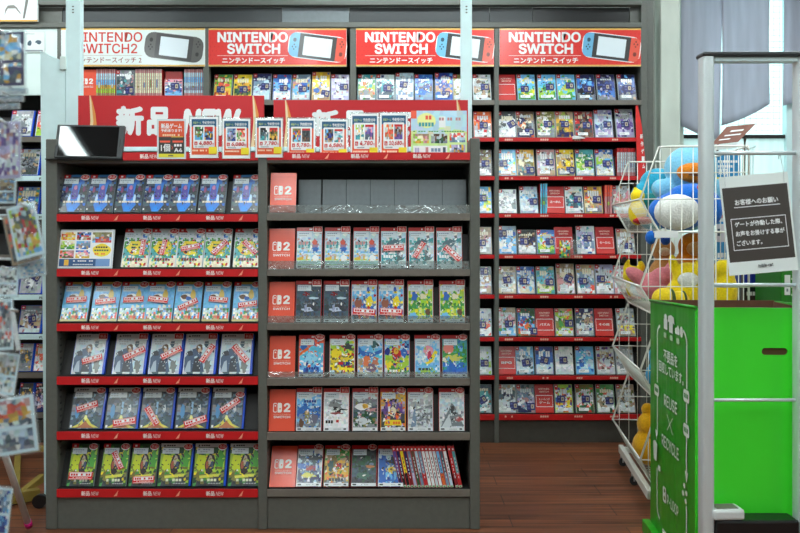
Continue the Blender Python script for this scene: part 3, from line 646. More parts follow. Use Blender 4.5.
# price cards on the top board
def price_art(w, h, price, pics, rg):
    a = Art(w, h); a.rect(0, 0, 1, 1, 'white'); a.rect(.06, .08, .94, .95, (232, 92, 46)); a.rect(.06, .76, .94, .95, (36, 92, 128))
    a.text('新品ゲーム', .12, .83, .4, .89, (200, 220, 120), .01); a.text('予約受付中', .44, .82, .88, .9, 'white', .02)
    a.rrect(.12, .24, .88, .8, .004, 'white')
    a.mosaic(.18, .44, .48, .76, 6, 6, pics[0], pics[1], rg, .4); a.mosaic(.52, .44, .82, .76, 6, 6, pics[2], pics[3], rg, .4); a.rect(.52, .71, .82, .76, 'red')
    a.rrect(.16, .31, .27, .4, .002, (206, 44, 40)); a.text('込', .18, .325, .25, .385, 'white', .01)
    a.text(price, .32, .30, .78, .41, (206, 30, 34), .03, .02); a.text('円', .8, .31, .86, .36, (206, 30, 34), .02)
    a.bars(.2, .26, .5, .28, 8, 'grey', rg); a.bars(.1, .16, .62, .2, 10, (250, 220, 190), rg)
    a.rect(.68, .1, .97, .27, 'yellow')
    return a
cards = [(190, 218, 117, 158, '4,880', (['dgreen', 'olive', 'sky'], ['brown', 'white', 'green'], ['red', 'brown', 'deep'], ['sky', 'gold', 'black'])),
         (222.5, 250, 119, 158.5, '6,080', (['steel', 'lilac', 'grey'], ['deep', 'cyan', 'brown'], ['cream', 'rose', 'cream'], ['green', 'coral', 'tan'])),
         (255.5, 282.5, 118.5, 157.5, '7,780', (['black', 'slate', 'teal'], ['grey', 'white', 'dgrey'], ['coral', 'olive', 'gold'], ['black', 'gold', 'brown'])),
         (287.5, 315, 118, 154.5, '5,780', (['olive', 'orange', 'cyan'], ['yellow', 'brown', 'blue'], ['dgrey', 'dgrey', 'brown'], ['black', 'dgrey'])),
         (320, 347.5, 119, 154.5, '6,580', (['slate', 'deep', 'tan'], ['sky', 'black', 'brown'], ['pale', 'ice', 'grey'], ['teal', 'white', 'coral'])),
         (350.5, 378.5, 113, 152.5, '4,780', (['lime', 'gold', 'teal'], ['cream', 'green', 'white'], ['lilac', 'purple', 'slate'], ['white', 'steel', 'pink'])),
         (380, 407.5, 112.5, 152.5, '10,680', (['cream', 'coral', 'tan'], ['pale', 'orange'], ['lgrey', 'brown', 'purple'], ['black', 'coral', 'steel']))]
for i, (x0, x1, y0, y1, pr, pics) in enumerate(cards):
    Yc = YF - .0085 if y1 > 156 else YF + .012
    w = (x1 - x0) * Yc / F; h = (y1 - y0) * Yc / F
    z0 = Z(y1, Yc) if y1 > 156 else zt + .0
    if y1 <= 156: h = Z(y0, Yc) - z0
    lean = 0 if y1 > 156 else 4
    o = tag(link('price_card', None, None, (X((x0 + x1) / 2, Yc), Yc, z0), (R(-lean), 0, 0)), f"orange and teal price card reading {pr} yen on the front shelf top", 'price card', 'orange price cards')
    B(-w / 2, w / 2, 0, .0014, 0, h).build('card_sheet', M['paper'], o)
    price_art(w, h, pr, pics, random.Random(60 + i)).build('printed_face', o, (0, -.0003, 0))
    B(-w / 2 - .004, w / 2 + .004, .0015, .0035, 0, h + .006).build('clear_holder', M['acrylic'], o)
Yc = YF - .0085; w, h = 29 * Yc / F, 40 * Yc / F; rg = random.Random(4)
a = Art(w, h); a.rect(0, 0, 1, 1, 'pale'); a.rect(.06, .08, .94, .95, (60, 58, 56)); a.rect(.06, .55, .94, .95, (224, 86, 48)); a.rect(.06, .04, .94, .13, (226, 216, 60))
a.text('新品ゲーム', .14, .76, .86, .89, 'white', .03); a.text('予約承ります!', .14, .67, .86, .75, 'white', .02); a.bars(.2, .57, .8, .62, 8, (240, 200, 160), rg); a.rect(.5, .54, .9, .565, 'gold')
a.rect(.1, .41, .46, .46, 'coral'); a.rect(.54, .41, .9, .46, 'coral'); a.text('1個', .14, .18, .46, .38, 'white', .02); a.text('›', .5, .24, .56, .32, 'coral'); a.text('A4', .6, .17, .88, .27, 'white', .03); a.bars(.6, .31, .88, .37, 3, 'white', rg); a.bars(.4, .065, .62, .1, 5, 'dgrey', rg)
o = tag(link('price_card', None, None, (X(171.5, Yc), Yc, Z(159, Yc))), 'orange and charcoal pre-order card with yellow foot, leftmost card on the shelf top', 'price card', 'orange price cards')
B(-w / 2, w / 2, 0, .0014, 0, h).build('card_sheet', M['paper'], o); a.build('printed_face', o, (0, -.0003, 0))
# pastel poster card
Yc = YF + .012; w = 56 * Yc / F; h = Z(110, Yc) - zt; rg = random.Random(14)
a = Art(w, h); a.mosaic(0, 0, 1, 1, 10, 10, ['aqua', 'aqua', 'ice', 'mint', 'mint', 'mint', 'mint'], ['ice', 'cream'], rg, .15, .3, 6)
a.rect(0, .84, .1, 1, 'coral'); a.ell(.28, .8, .17, .15, (236, 240, 160), 16, .05, rg); a.bars(.2, .82, .38, .9, 3, 'coral', rg); a.bars(.14, .68, .42, .76, 5, 'teal', rg); a.rect(.5, .66, .62, .88, 'white'); a.bars(.5, .8, .9, .86, 8, 'rose', rg); a.bars(.04, .57, .96, .59, 20, 'green', rg)
a.mosaic(.04, .34, .32, .53, 8, 4, ['tan', 'cream', 'gold'], ['rose', 'lime'], rg, .4); a.mosaic(.36, .34, .65, .53, 8, 4, ['pale', 'lgrey', 'grey'], ['brown', 'dgreen'], rg, .4); a.mosaic(.69, .36, .97, .55, 8, 4, ['rose', 'ice', 'steel'], ['coral', 'white'], rg, .4)
a.rect(.04, .12, .65, .29, 'white'); a.bars(.07, .15, .24, .25, 4, 'lilac', rg); a.rect(.26, .14, .31, .26, 'rose'); a.bars(.36, .17, .54, .24, 3, 'steel', rg); a.rect(.57, .14, .62, .26, 'slate'); a.mosaic(.69, .1, .97, .31, 8, 4, ['lilac', 'lgrey'], ['gold', 'slate', 'white'], rg, .4)
o = tag(link('poster_card', None, None, (X(439, Yc), Yc, zt), (R(-4), 0, 0)), 'pastel blue and green poster card at the right end of the front shelf top', 'poster card')
B(-w / 2, w / 2, 0, .002, 0, h).build('card_sheet', M['paper'], o); a.build('printed_face', o, (0, -.0004, 0), m=M['prg'])

# red header boards on the rear edge of the top board
YH = YF + .30
def header(x0, x1, ytop, label):
    w = X(x1, YH) - X(x0, YH); h = Z(ytop, YH) - zt - .086
    t = tag(link('header_board', None, None, ((X(x0, YH) + X(x1, YH)) / 2, YH, zt)), label, 'header board', 'red header boards')
    B(-w / 2, w / 2, 0, .012, .086, h + .086).build('board', M['strip'], t, bevel=.001)
    a = Art(w, h); px = w / (x1 - x0); k = 1 / (x1 - x0)
    a.rect(.002, .004, .998, .996, (196, 22, 32))
    for s in (10, x1 - x0 - 13):
        a.poly([(s * k, 0), ((s + 5) * k, 0), ((s + 6.5) * k, .3), ((s + 5.5) * k, .65), ((s + 2.5) * k, 1), ((s + 1.5) * k, 1), ((s + 2.5) * k, .5)], (232, 206, 160))
        a.poly([((s + 3) * k, 0), ((s + 8.5) * k, 0), ((s + 9.5) * k, .3), ((s + 7.5) * k, .65), ((s + 3) * k, 1), ((s + 5.5) * k, .5)], (224, 142, 66))
    v0, v1 = .22, .80
    a.text('新', 38 * k, v0, 66 * k, v1, 'white', .055); a.text('品', 69 * k, v0, 94 * k, v1 - .02, 'white', .055); a.text('NEW', 103 * k, v0, 160 * k, v1 - .06, 'white', .05, .02)
    a.build('lettering', t, (0, -.0008, .086))
    B(-w / 2, w / 2, -.012, .02, .066, .086).build('foot_rail', M['whitep'], t, bevel=.002)
    for q in (-.42, 0, .42): B(q * w - .02, q * w + .02, -.008, .016, 0, .066).build('foot', M['steel'], t)
header(78, 264, 95.5, 'red new-release header board behind the monitor, on the left bay top')
header(273.5, 468, 100, 'red new-release header board behind the price cards, on the right bay top')

# monitor leaning on the top board
YM = YF - .012
t = thing('monitor', 'small dark flat monitor leaning on the left end of the front shelf', 'monitor', (X(87.5, YM), YM, zt))
mw, mh = .283, .146; tilt = (-R(13), R(1.0), 0)
B(-.172, .146, -.012, .14, 0, .004).build('base_plate', M['black'], t, bevel=.001)
hs = B(-mw / 2, mw / 2, 0, .02, 0, mh).build('housing', M['frame'], t, (0, 0, .007), tilt, bevel=.004)
B(-mw / 2 + .014, mw / 2 - .022, -.0012, .002, .008, mh - .008).build('screen', M['screen'], hs)
B(mw / 2 - .014, mw / 2 - .010, -.001, .002, .05, .085).build('speaker_slot', M['black'], hs)
MB().box(-.05, .05, .045, .06, .004, .07).box(-.06, .06, .04, .12, .004, .012).build('stand', M['black'], t)

# taller white fixture standing back to back with the front one
YR = YF + DF + .012
t = thing('white_display_fixture', 'tall white steel fixture standing behind the low grey shelf', 'display fixture')
def post(px0, px1, ztop):
    x0, x1 = X(px0, YR), X(px1, YR)
    p = B(x0, x1, YR, YR + .04, 0, ztop).build('upright', M['whitep'], t, bevel=.003)
    s = MB(); 
    for z in (Z(6, YR), Z(9, YR), Z(12, YR)): s.box((x0 + x1) / 2 - .004, (x0 + x1) / 2 + .004, YR - .001, YR + .002, z - .005, z)
    s.build('slot', M['black'], p)
post(65.5, 80.5, 2.7); post(461, 472, 2.7)
ys = YR + .005
MB().prism([(X(44, ys), 0), (X(65.5, ys), 0), (X(65.5, ys), Z(62, ys)), (X(40, ys), Z(51, ys))], ys, ys + .02).build('end_panel', M['whitep'], t, bevel=.002)
B(X(61, ys), X(67, ys), ys - .014, ys, Z(70, ys), Z(57, ys)).build('clip', M['cream'], t, bevel=.002)
B(X(65.5, YR), X(472, YR), YR + .045, YR + .06, .1, 1.5).build('back_panel', M['whitep'], t)
B(X(65.5, YR), X(472, YR), YR + .04, YR + .45, 0, .1).build('base', M['whitep'], t)
# ------------------------------------------------------------------ rear fixture along the back wall
DB = .36
bx = thing('wall_shelf_unit', 'tall grey shelf unit along the back wall under the console signs', 'shelf unit')
def bbox(x0, x1, z0, z1, y0, y1, name, m, bevel=.002): return B(x0, x1, y0, y1, z0, z1).build(name, M[m], bx, bevel=bevel)
ups = [(-93, -87), (57, 63), (203, 209), (350, 356), (494.5, 499)]
ZT = Z(-3, YB)
for a0, a1 in ups: bbox(X(a0, YB), X(a1, YB), 0, Z(23, YB), YB, YB + .05, 'upright', 'steel', .003)
bbox(X(641, YB), X(647.5, YB), 0, ZT, YB, YB + DB, 'end_panel', 'steel', .004)
bbox(X(648, YB), X(655, YB), 0, ZT, YB + .02, YB + DB, 'end_panel', 'steel', .004)
bbox(X(-93, YB), X(641, YB), 0, ZT, YB + DB - .02, YB + DB, 'back_panel', 'dark', 0)
bbox(X(-93, YB), X(641, YB), Z(6, YB), ZT, YB - .02, YB + .03, 'top_rail', 'steel', .004)
for a0, a1, m, dy in [(-93, 60, 'steel', .03), (60.5, 281, 'frame', .03), (281.5, 348.5, 'board', .026), (349, 490, 'frame', .03), (490.5, 533, 'frame', .03), (533.5, 631, 'black', .034), (631.5, 641, 'steel', .03)]:  # black panel stands in for the shade inside an open gap
    bbox(X(a0, YB), X(a1, YB), Z(22.5, YB), Z(6, YB), YB + dy, YB + dy + .012, 'fascia_panel', m, .001)
bbox(X(-93, YB), X(641, YB), Z(28, YB), Z(22.5, YB), YB - .012, YB + .05, 'header_rail', 'steel', .004)
bbox(X(-93, YB), X(641, YB), 0, Z(421, YB), YB + .01, YB + .03, 'plinth', 'plinth', .002)
bays = [(63, 203), (209, 350), (356, 494.5), (499, 641)]
SY = [100.5, 138, 176.5, 214, 255, 295, 337.5, 376, 414.5]
for bi, (a0, a1) in enumerate(bays):
    x0, x1 = X(a0, YB), X(a1, YB)
    for k, y in enumerate(SY):
        if bi < 2 and k > 1: continue
        zz = Z(y, YB) if not (bi == 0 and k == 0) else Z(96, YB)
        bbox(x0, x1, zz - .016, zz, YB + .004, YB + DB - .02, 'shelf_board', 'dark')
        yb_ = y + (4.5 if k == 0 else 3.6 if k < 8 else 5.5)
        b = B(x0, x1, YB - .004, YB + .004, Z(yb_, YB), zz + .002).build('shelf_edge' if k == 0 else 'price_rail', M['shelf' if k == 0 else 'strip'], bx, bevel=.001)
        if k:
            aa = Art(x1 - x0, .02); rg = random.Random(k * 7 + bi)
            for u in (.04, .29, .53, .78): aa.bars(u, .2, u + .06, .75, 4, (236, 190, 170), rg)
            aa.build('lettering', b, ((x0 + x1) / 2, YB - .0052, zz - .02))
        if bi or k:
            s, c = math.sin(R(17)), math.cos(R(17)); yb = YB + .016 + .0145; hh = .13
            fb = MB(); fb.add([(x0 + .002, yb, zz), (x1 - .002, yb, zz), (x1 - .002, yb + hh * s, zz + hh * c), (x0 + .002, yb + hh * s, zz + hh * c),
                               (x0 + .002, yb + .1, zz), (x1 - .002, yb + .1, zz)], [(0, 1, 2, 3), (0, 3, 4), (1, 5, 2), (4, 3, 2, 5), (0, 4, 5, 1)])
            fb.build('slanted_stand', M['dark'], bx)

# console signs
def console(a, cu, cv, W, H, rot, lc, rc, body, outline):
    """console drawing, W x H metres, rotated"""
    ca, sa = math.cos(R(rot)), math.sin(R(rot))
    def q(x0, z0, x1, z1, r, col):
        mx, mz = (x0 + x1) / 2 * W, (z0 + z1) / 2 * H; cx = cu * a.w + mx * ca - mz * sa; cz = cv * a.h + mx * sa + mz * ca
        w, h = abs(x1 - x0) * W / 2, abs(z1 - z0) * H / 2
        a.rrect((cx - w) / a.w, (cz - h) / a.h, (cx + w) / a.w, (cz + h) / a.h, r, col, rot)
    q(-.53, -.56, .53, .56, .05, outline); q(-.515, -.53, .515, .53, .046, lc)
    q(-.515, -.53, -.30, .53, .046, lc); q(.30, -.53, .515, .53, .046, rc); q(-.36, -.53, -.30, .53, .003, lc); q(.30, -.53, .36, .53, .003, rc)
    q(-.335, -.52, .335, .52, .004, body); q(-.255, -.41, .255, .41, .003, (222, 232, 238))
    d = tuple(int(v * .45) for v in lc); d2 = tuple(int(v * .55) for v in rc)
    q(-.45, .12, -.39, .30, .009, d); q(.40, -.28, .46, -.10, .009, d2)
    for x, z in ((-.42, 0), (-.42, -.2), (-.45, -.1), (-.39, -.1)): q(x - .012, z - .035, x + .012, z + .035, .002, d)
    for x, z in ((.43, .36), (.43, .14), (.40, .25), (.46, .25)): q(x - .012, z - .035, x + .012, z + .035, .002, d2)
def sign(px0, px1, white, label):
    Ys = YB - .004; x0, x1 = X(px0, Ys), X(px1, Ys); w = x1 - x0; z0, z1 = Z(66.5, Ys), Z(28.3, Ys); h = z1 - z0
    t = tag(link('console_sign', None, None, ((x0 + x1) / 2, Ys, z0)), label, 'sign', 'console signs over the wall shelves')
    B(-w / 2, w / 2, 0, .012, 0, h).build('sign_board', M['paper'], t, bevel=.001)
    a = Art(w, h)
    a.rect(.001, .002, .999, .998, (220, 178, 90)); bg = (226, 234, 232) if white else (222, 46, 38)
    a.rect(.001, .045, .999, .955, bg)
    if not white:
        rg = random.Random(2)
        for i in range(34):
            for j in range(8):
                a._add([(.015 + i * .029 + (j % 2) * .014 + du, .08 + j * .11 + dv) for du, dv in ((0, -.02), (.005, 0), (0, .02), (-.005, 0))], [(0, 1, 2, 3)], (206, 36, 32))
        a.up()
        a.text('NINTENDO', .065, .63, .575, .905, 'white', .03); a.text('SWITCH', .135, .325, .52, .60, 'white', .03)
        a.rect(.065, .275, .575, .29, (246, 200, 190)); a.text('ニンテンドースイッチ', .10, .08, .555, .23, 'white', .03)
        console(a, .79, .5, .325, .135, -7, (110, 178, 216), (226, 84, 62), (56, 54, 54), (246, 240, 236))
    else:
        o = (208, 56, 40)
        a.text('NINTENDO', .09, .64, .565, .90, o, .012); a.text('SWITCH2', .12, .34, .53, .60, o, .012)
        a.rect(.09, .28, .565, .29, (190, 170, 160)); a.text('ニンテンドースイッチ 2', .09, .09, .56, .24, (150, 70, 60), .01)
        console(a, .785, .5, .325, .135, -7, (92, 90, 88), (92, 90, 88), (72, 70, 70), (92, 90, 88))
    a.build('sign_print', t, (0, -.0008, 0), m=M['prg'])
sign(61, 205, True, 'white console sign with dark handheld drawing, reading SWITCH2')
sign(208.5, 346.5, False, 'red console sign directly right of the white SWITCH2 sign')
sign(356, 494, False, 'red console sign crossed by the white steel post')
sign(499.5, 641, False, 'red console sign beside the window, rightmost of the sign row')

# rear game cases
SB = (.1085, .168, .012)
TAGM = None
def tag_mesh():
    global TAGM
    if TAGM is None:
        a = Art(.048, .042); a.rect(0, 0, 1, 1, (30, 32, 100)); a.rect(.52, .22, .86, .78, (186, 172, 150)); a.rect(.62, .36, .76, .64, (90, 70, 60)); a.rect(.1, .66, .36, .84, (90, 100, 160)); a.rect(.1, .2, .36, .34, (70, 80, 150))
        TAGM = a.mesh('security_tag')
    return TAGM
STK = None
def sticker_mesh():
    global STK
    if STK is None:
        a = Art(.058, .018); a.rect(0, 0, 1, 1, 'white'); rg = random.Random(6); a.bars(.08, .55, .6, .75, 8, 'grey', rg); a.bars(.08, .2, .5, .36, 6, 'lgrey', rg); STK = a.mesh('price_sticker')
    return STK
def rear_cover(seed, cols, acc, w, h, p=.42):
    rng = random.Random(seed); a = Art(w, h); a.rect(0, 0, 1, 1, cols[0]); a.mosaic(.03, .01, .97, .98, 7, 11, cols, acc, rng, .2, .4, 12)
    for k in range(3):
        c = rng.choice(acc + cols); a.ell(rng.uniform(.25, .75), rng.uniform(.3, .75), rng.uniform(.1, .2), rng.uniform(.07, .16), c, 9, .35, rng)
    a.detail(.06, .16, .94, .88, 34, acc + acc + cols, rng, .1)
    a.bars(.2, rng.uniform(.62, .8), .85, rng.uniform(.82, .86), 5, rng.choice(['white', 'pale', 'cream']), rng)
    a.rect(0, .86, .2, 1, 'red'); a.rect(.06, .91, .14, .95, 'white')
    return a.mesh('cover_sheet', M['prg'])
def index_art(w, h, txt, seed):
    rg = random.Random(seed); a = Art(w, h); a.rect(0, 0, 1, 1, (206, 46, 40)); a.rect(0, .62, 1, 1, (190, 24, 30)); a.text('NINTENDO', .2, .81, .8, .87, (246, 214, 200), .01); a.text('SWITCH', .24, .71, .76, .77, (246, 214, 200), .01)
    for z in (.2, .6): a.rect(.03, z, .97, z + .018, 'white')
    a.rect(.03, .2, .05, .61, 'white'); a.rect(.95, .2, .97, .61, 'white')
    if txt:
        tx = txt.split('/')
        for k, q in enumerate(tx): a.text(q, .2, .37 - k * .12 + (.06 if len(tx) > 1 else 0), .8, .46 - k * .12 + (.06 if len(tx) > 1 else 0), 'white', .02)
    return a.mesh('printed_face', M['prg'])
def fit(s, n=16):
    return s
def rear_row(bay, shelf, yb, items, place, lean=17):
    zs = Z(yb, YB); n = 0
    for it in items:
        n += 1
        cx, desc, cols, acc, tg = it[:5]; dh = it[5] if len(it) > 5 else 0
        seed = hash((bay, shelf, n)) & 0xffff if False else bay * 1000 + shelf * 50 + n
        w, h, t = SB; h = h + dh * YB / F
        lab = fit(f"{desc}, {place}" if cx is not None else desc)
        if cols is None:
            o = put_case(cx, zs, YB + .016, lean, (w, h, t), 'redshell', f"red index card {acc}, {place}" if acc else f"red index card, {place}", f"red index cards of the wall shelves", name='index_card', cat='index card')
            link('printed_face', index_art(w - .004, h - .004, tg, seed), o, (0, -.0003, .002)); continue
        o = put_case(cx, zs, YB + .016, lean, (w, h, t), 'clearshell', lab, f"game cases on the wall shelves, bay {ORD[bay]}, {ORD[shelf]} shelf", yaw=((seed * 37) % 5 - 2))
        link('cover_sheet', rear_cover(seed, cols, acc, w - .005, h - .004), o, (0, -.0003, .002))
        if tg:
            u, v, ang = tg; a_ = R(ang); q = link('security_tag', tag_mesh(), o, ((u - .5) * w + math.sin(a_) * .021, -.0052, v * h - math.cos(a_) * .021), (0, -a_, 0)); q['label'] = 'navy anti-theft tag'
        if (seed * 13) % 6: link('price_sticker', sticker_mesh(), o, ((.42 - .5) * w, -.0056, .07 * h))
def W(s): return s.split()
def row(bay, shelf, txt, where):
    out = []
    k = 0
    for ln in txt.strip().split('\n'):
        p = [q.strip() for q in ln.split('|')]
        if p[1] == 'CARD': out.append((float(p[0]), '', None, p[2], p[3], 0)); continue
        tg = tuple(float(q) for q in p[4].split()) if p[4] else None
        out.append((float(p[0]), p[1], W(p[2]), W(p[3]), tg, float(p[5]) if len(p) > 5 else 0))
    rear_row(bay, shelf, SY[shelf] - .3, out, where)

row(3, 0, '''507|CARD|with blank lower field|
527|sky and meadow game case with low tag|sky sky cyan lime green|sky yellow white green|.4 .42 0
547.5|sky and meadow game case with middle tag|sky sky cyan lime green|sky yellow white green|.66 .5 0
567|sky and meadow game case with high tag|sky sky cyan lime green|sky yellow white green|.7 .55 0
586.5|midnight blue game case with bright left glow|navy blue navy black grey|sky brown deep black|.6 .42 0
607|midnight blue game case with pale right glow|navy deep navy blue grey|sky lilac steel black|.5 .5 0
628|midnight blue game case, rightmost|navy blue deep navy grey|sky tan deep black|.55 .45 0''', 'top shelf beside the window')
row(3, 1, '''507.5|white and black sketch game case|dgrey white pale white|black white pale grey|.75 .5 30
526|brown and grey duel game case|brown tan grey dgrey navy|cream white black orange|.7 .2 0
546.5|olive crowd game case|olive tan green grey|cream brown lime white|.6 .5 0
565.5|golden olive crowd game case|tan gold olive navy|cream brown gold lime|.5 .5 0
584.5|dark red game case|dred red dgrey brown|black tan grey red|.65 .45 0
604.5|lilac and ice game case|lilac ice steel lilac|white lilac deep pale|.7 .45 0|2
626|purple grey game case|lgrey lilac purple lilac|white purple grey navy|.5 .45 0|3''', 'second shelf beside the window')
row(3, 2, '''507.5|sky over cream game case|sky cyan ice cream tan|sky rose white lime|.3 .45 0
526|yellow topped village game case|gold pale olive grey slate|tan cream brown teal|.75 .2 0
546.5|pinkish grey game case|rose lgrey lilac pale tan|rose white lgrey|.7 .5 0
566|bright gold crowd game case|yellow gold tan gold grey|brown cream gold white|.75 .2 0
585.5|green and teal game case|teal green lime pale|blue white green cream|.7 .45 0
605.5|light green and blue game case|blue pale lime pale cream|green white sky tan|.6 .45 0''', 'third shelf beside the window')
row(3, 3, '''508|white ink blot game case|pale white grey white|white pale grey|| -3
529.5|pale ice blue game case|ice sky pale ice|white lilac ice|.75 .42 0
556|CARD|reading ほ〜めん|ほ〜めん
575|white busy game case|white pale slate pale|dgrey teal coral white|.7 .5 0
594|golden orange game case|gold tan orange tan grey|yellow cream purple gold|.7 .5 0
623|white and pink game case|pale pink rose pale|white tan coral lilac||1''', 'fourth shelf beside the window')
row(3, 4, '''508|blue sea over white game case|steel blue sky white sky|sky blue tan white|.25 .72 0|1
527.5|black and white game case|black brown navy white pale|black white tan|.35 .5 0|-3
546.5|bright blue and green cartoon game case|blue sky ice lime green|orange red white yellow|.7 .5 0|-3
564.5|CARD|half hidden by a small clear box|
586.5|white patchwork game case|pale lilac white steel white|teal purple rose blue|.6 .55 0|1
606|CARD|reading ら〜わん|ら〜わん
627|grey beige game case|tan lgrey pale lgrey|rose grey brown white|.6 .3 0|-2''', 'fifth shelf beside the window')
row(3, 5, '''507.5|grey and cream game case|tan lgrey pale cream|grey brown white|.5 .5 10
526.5|blue and white party game case|blue steel pale cream|white red tan sky|.35 .45 0
546|teal island game case|teal teal cyan cream lime|sky tan teal|.72 .42 0
566.5|cream game case with a tilted tag|tan cream rose pale|brown white rose|.66 .5 -25|3
586.5|multicoloured white game case|tan pale steel white|teal coral sky green|.35 .42 0|2
605.5|white crowd game case|lilac pale tan white|coral teal white brown|.3 .5 0|2
624|pink and white game case|rose pink pale rose|white rose||1''', 'sixth shelf beside the window')
row(3, 6, '''507.5|pastel game case with blue edge|tan pale rose pale sky|pink sky white green|.6 .42 0|1
527|red green blue cartoon game case|dgreen blue red sky orange|white red green blue|.85 .18 0
545.5|CARD|reading パズル|パズル
565|green and yellow garden game case|tan lime olive lime pale|yellow green coral white|.75 .45 0
585.5|dark blue concert game case|navy slate pale lgrey|deep white tan rose|
605|CARD|reading その他|その他
627|grey game case with yellow strip|lgrey grey pale yellow tan|grey rose brown|''', 'seventh shelf beside the window')
row(3, 7, '''507|CARD|reading RPG|RPG
525.5|white and steel ink game case|sky steel pale ice|black slate white|.55 .42 10
545|deep blue snow game case|deep blue blue ice pale|white deep sky|.5 .5 -12
565|plain white game case|white pale white pale|white pale|.45 .5 0
585.5|light blue pattern game case|sky cyan ice sky|blue white lilac|
606.5|white game case with a brown figure|pale tan rose pale|brown purple white|
626|grey portrait game case|lgrey pale grey white|tan grey white|''', 'eighth shelf beside the window')
row(3, 8, '''507.5|grey and white figure game case|lgrey slate pale pale|brown tan navy white|.85 .25 0
526.5|steel purple game case|grey steel lilac steel navy|rose white slate|.75 .22 0
545|CARD|reading シューティング|シューティング/ゲーム
564.5|yellow white collage game case|lime white yellow pale|red blue orange purple|.35 .48 0
585.5|white and green map game case|olive pale white dgreen|red white coral green|.55 .48 0
606.5|white game case with red lines|green pale tan white|coral dgreen white|.7 .42 0
627|tan grey game case|tan lgrey tan pale|olive white grey|''', 'bottom shelf beside the window')
row(2, 0, '''366.5|mint and orange game case|teal pale lime tan grey|white orange green|
385.5|dark teal game case|pale teal slate slate|navy teal ice|.6 .45 0
404.5|pale blue game case|ice steel pale steel|white tan steel|.45 .55 -5|2
424|deep blue climbing game case|blue deep blue steel|brown sky white|
444|royal blue and gold game case|deep blue tan blue|gold rose sky|.6 .2 -5|2
462.5|pale green game case|olive pale tan pale|cream olive white|
482.5|white forest game case with a navy tag|pale lgrey tan pale|dgreen white brown|.65 .5 0''', 'top shelf under the crossed sign')
singles = [(1, 'orange red topped', 'orange orange lgrey pale', 'red white brown', '.55 .45 0'), (2, 'brown over white', 'brown tan lgrey white', 'grey olive white', '.65 .45 0'), (3, 'sky and yellow', 'sky sky lime ice', 'white yellow cyan', '.5 .55 5'),
           (4, 'pinkish grey', 'tan rose pale lgrey', 'rose white', '.45 .4 0'), (5, 'pale tan', 'slate tan pale tan', 'rose white lilac', '.6 .8 0'), (6, 'white patterned', 'pale lgrey pale white', 'green blue coral', '.45 .4 0'),
           (7, 'plain pale', 'pale ice pale pale', 'white lime', '.6 .4 0'), (8, 'dark teal', 'slate teal pale lgrey', 'brown teal white', '.5 .45 30')]
for k, d, c, a_, tg in singles:
    row(2, k, f"483|{d} game case between post and upright|{c}|{a_}|{tg}", f"{'top second third fourth fifth sixth seventh eighth bottom'.split()[k]} shelf")
row(1, 0, '''222|green and yellow game case|green lime gold red|yellow brown coral|.4 .4 0
242|black and yellow game case|yellow gold dgreen olive|black red yellow|.55 .4 0
261|frosty blue game case|navy steel ice ice|white steel lilac|.7 .5 0|1
281.5|royal blue and white game case|blue sky ice white|red white blue|.6 .45 0
300.5|blue patchwork game case|steel blue sky pale|gold rose navy white|.6 .42 0
320.5|bright yellow star game case|gold yellow cream tan|white blue yellow|.75 .22 -8|3
340|lilac game case|lilac lilac pale lilac|white rose purple|.7 .5 0''', 'top shelf under the second sign')

# spine-out clumps and cards in the first bay
def spines(x0, x1, n, ytop, ybot, bands, words, group, Yp=YB + .02, lean=0, shellk='redshell'):
    zs = Z(ybot, Yp); h = Z(ytop, Yp) - zs; pit = (x1 - x0) / n
    for i in range(n):
        w = pit * Yp / F * .8
        o = link('game_case', shell(shellk, w, h, .1), None, (X(x0 + (i + .5) * pit, Yp), Yp, zs))
        tag(o, fit(f"{words}, {ORD[i]} spine from left"), 'game case', group)
        rg = random.Random(i + n); a = Art(w - .001, h - .002); a.rect(0, 0, 1, 1, bands[0][2])
        for v0, v1, c in bands: q = (0, -26, 8, -14)[i % 4]; a.rect(0, v0, 1, v1, tuple(max(0, min(255, x + q)) for x in PAL[c]))
        if i % 3 == 1: a.rect(0, .3, 1, .34 + .3 * rg.random(), rg.choice(['lime', 'olive', 'steel', 'pale']))
        for k in range(5): a.rect(.4, .2 + k * .12, .62, .25 + k * .12 + rg.uniform(0, .03), 'grey')
        a.build('spine_print', o, (0, -.0003, .001), m=M['prg'])
spines(96, 115.5, 9, 69, 95.8, [(0, 1, 'ice'), (.84, 1, 'rose'), (.55, .84, 'ice'), (.4, .6, 'sky'), (.26, .4, 'gold'), (.1, .26, 'lime'), (0, .1, 'tan')], 'blue and gold banded game case left of the charcoal one', 'banded spines on the first bay')
spines(135, 162, 13, 69, 95.8, [(0, 1, 'cream'), (.85, 1, 'rose'), (0, .1, 'rose')], 'cream game case in the clump under the SWITCH2 sign', 'cream spines on the first bay')
spines(184, 204.5, 10, 69, 95.8, [(0, 1, 'ice'), (.87, 1, 'rose'), (.5, .7, 'sky'), (.2, .35, 'steel'), (0, .1, 'rose')], 'ice blue game case at the right end of the first bay', 'ice blue spines on the first bay')
spines(617, 635.5, 10, 148, 175.8, [(0, 1, 'pale'), (.85, 1, 'red'), (.0, .12, 'rose'), (.3, .5, 'ice')], 'red and white game case by the red side sign', 'red and white spines by the red side sign')
spines(540, 547.5, 3, 183.5, 213.7, [(0, 1, 'cyan'), (.7, .85, 'sky'), (.3, .55, 'teal')], 'teal game case left of a fourth-shelf index card', 'teal spines beside the index card')
spines(604.5, 612.5, 3, 185, 213.7, [(0, 1, 'rose'), (.6, 1, 'coral')], 'rose game case right of the golden orange one', 'rose spines beside the golden case')
zs = Z(96, YB) + .0
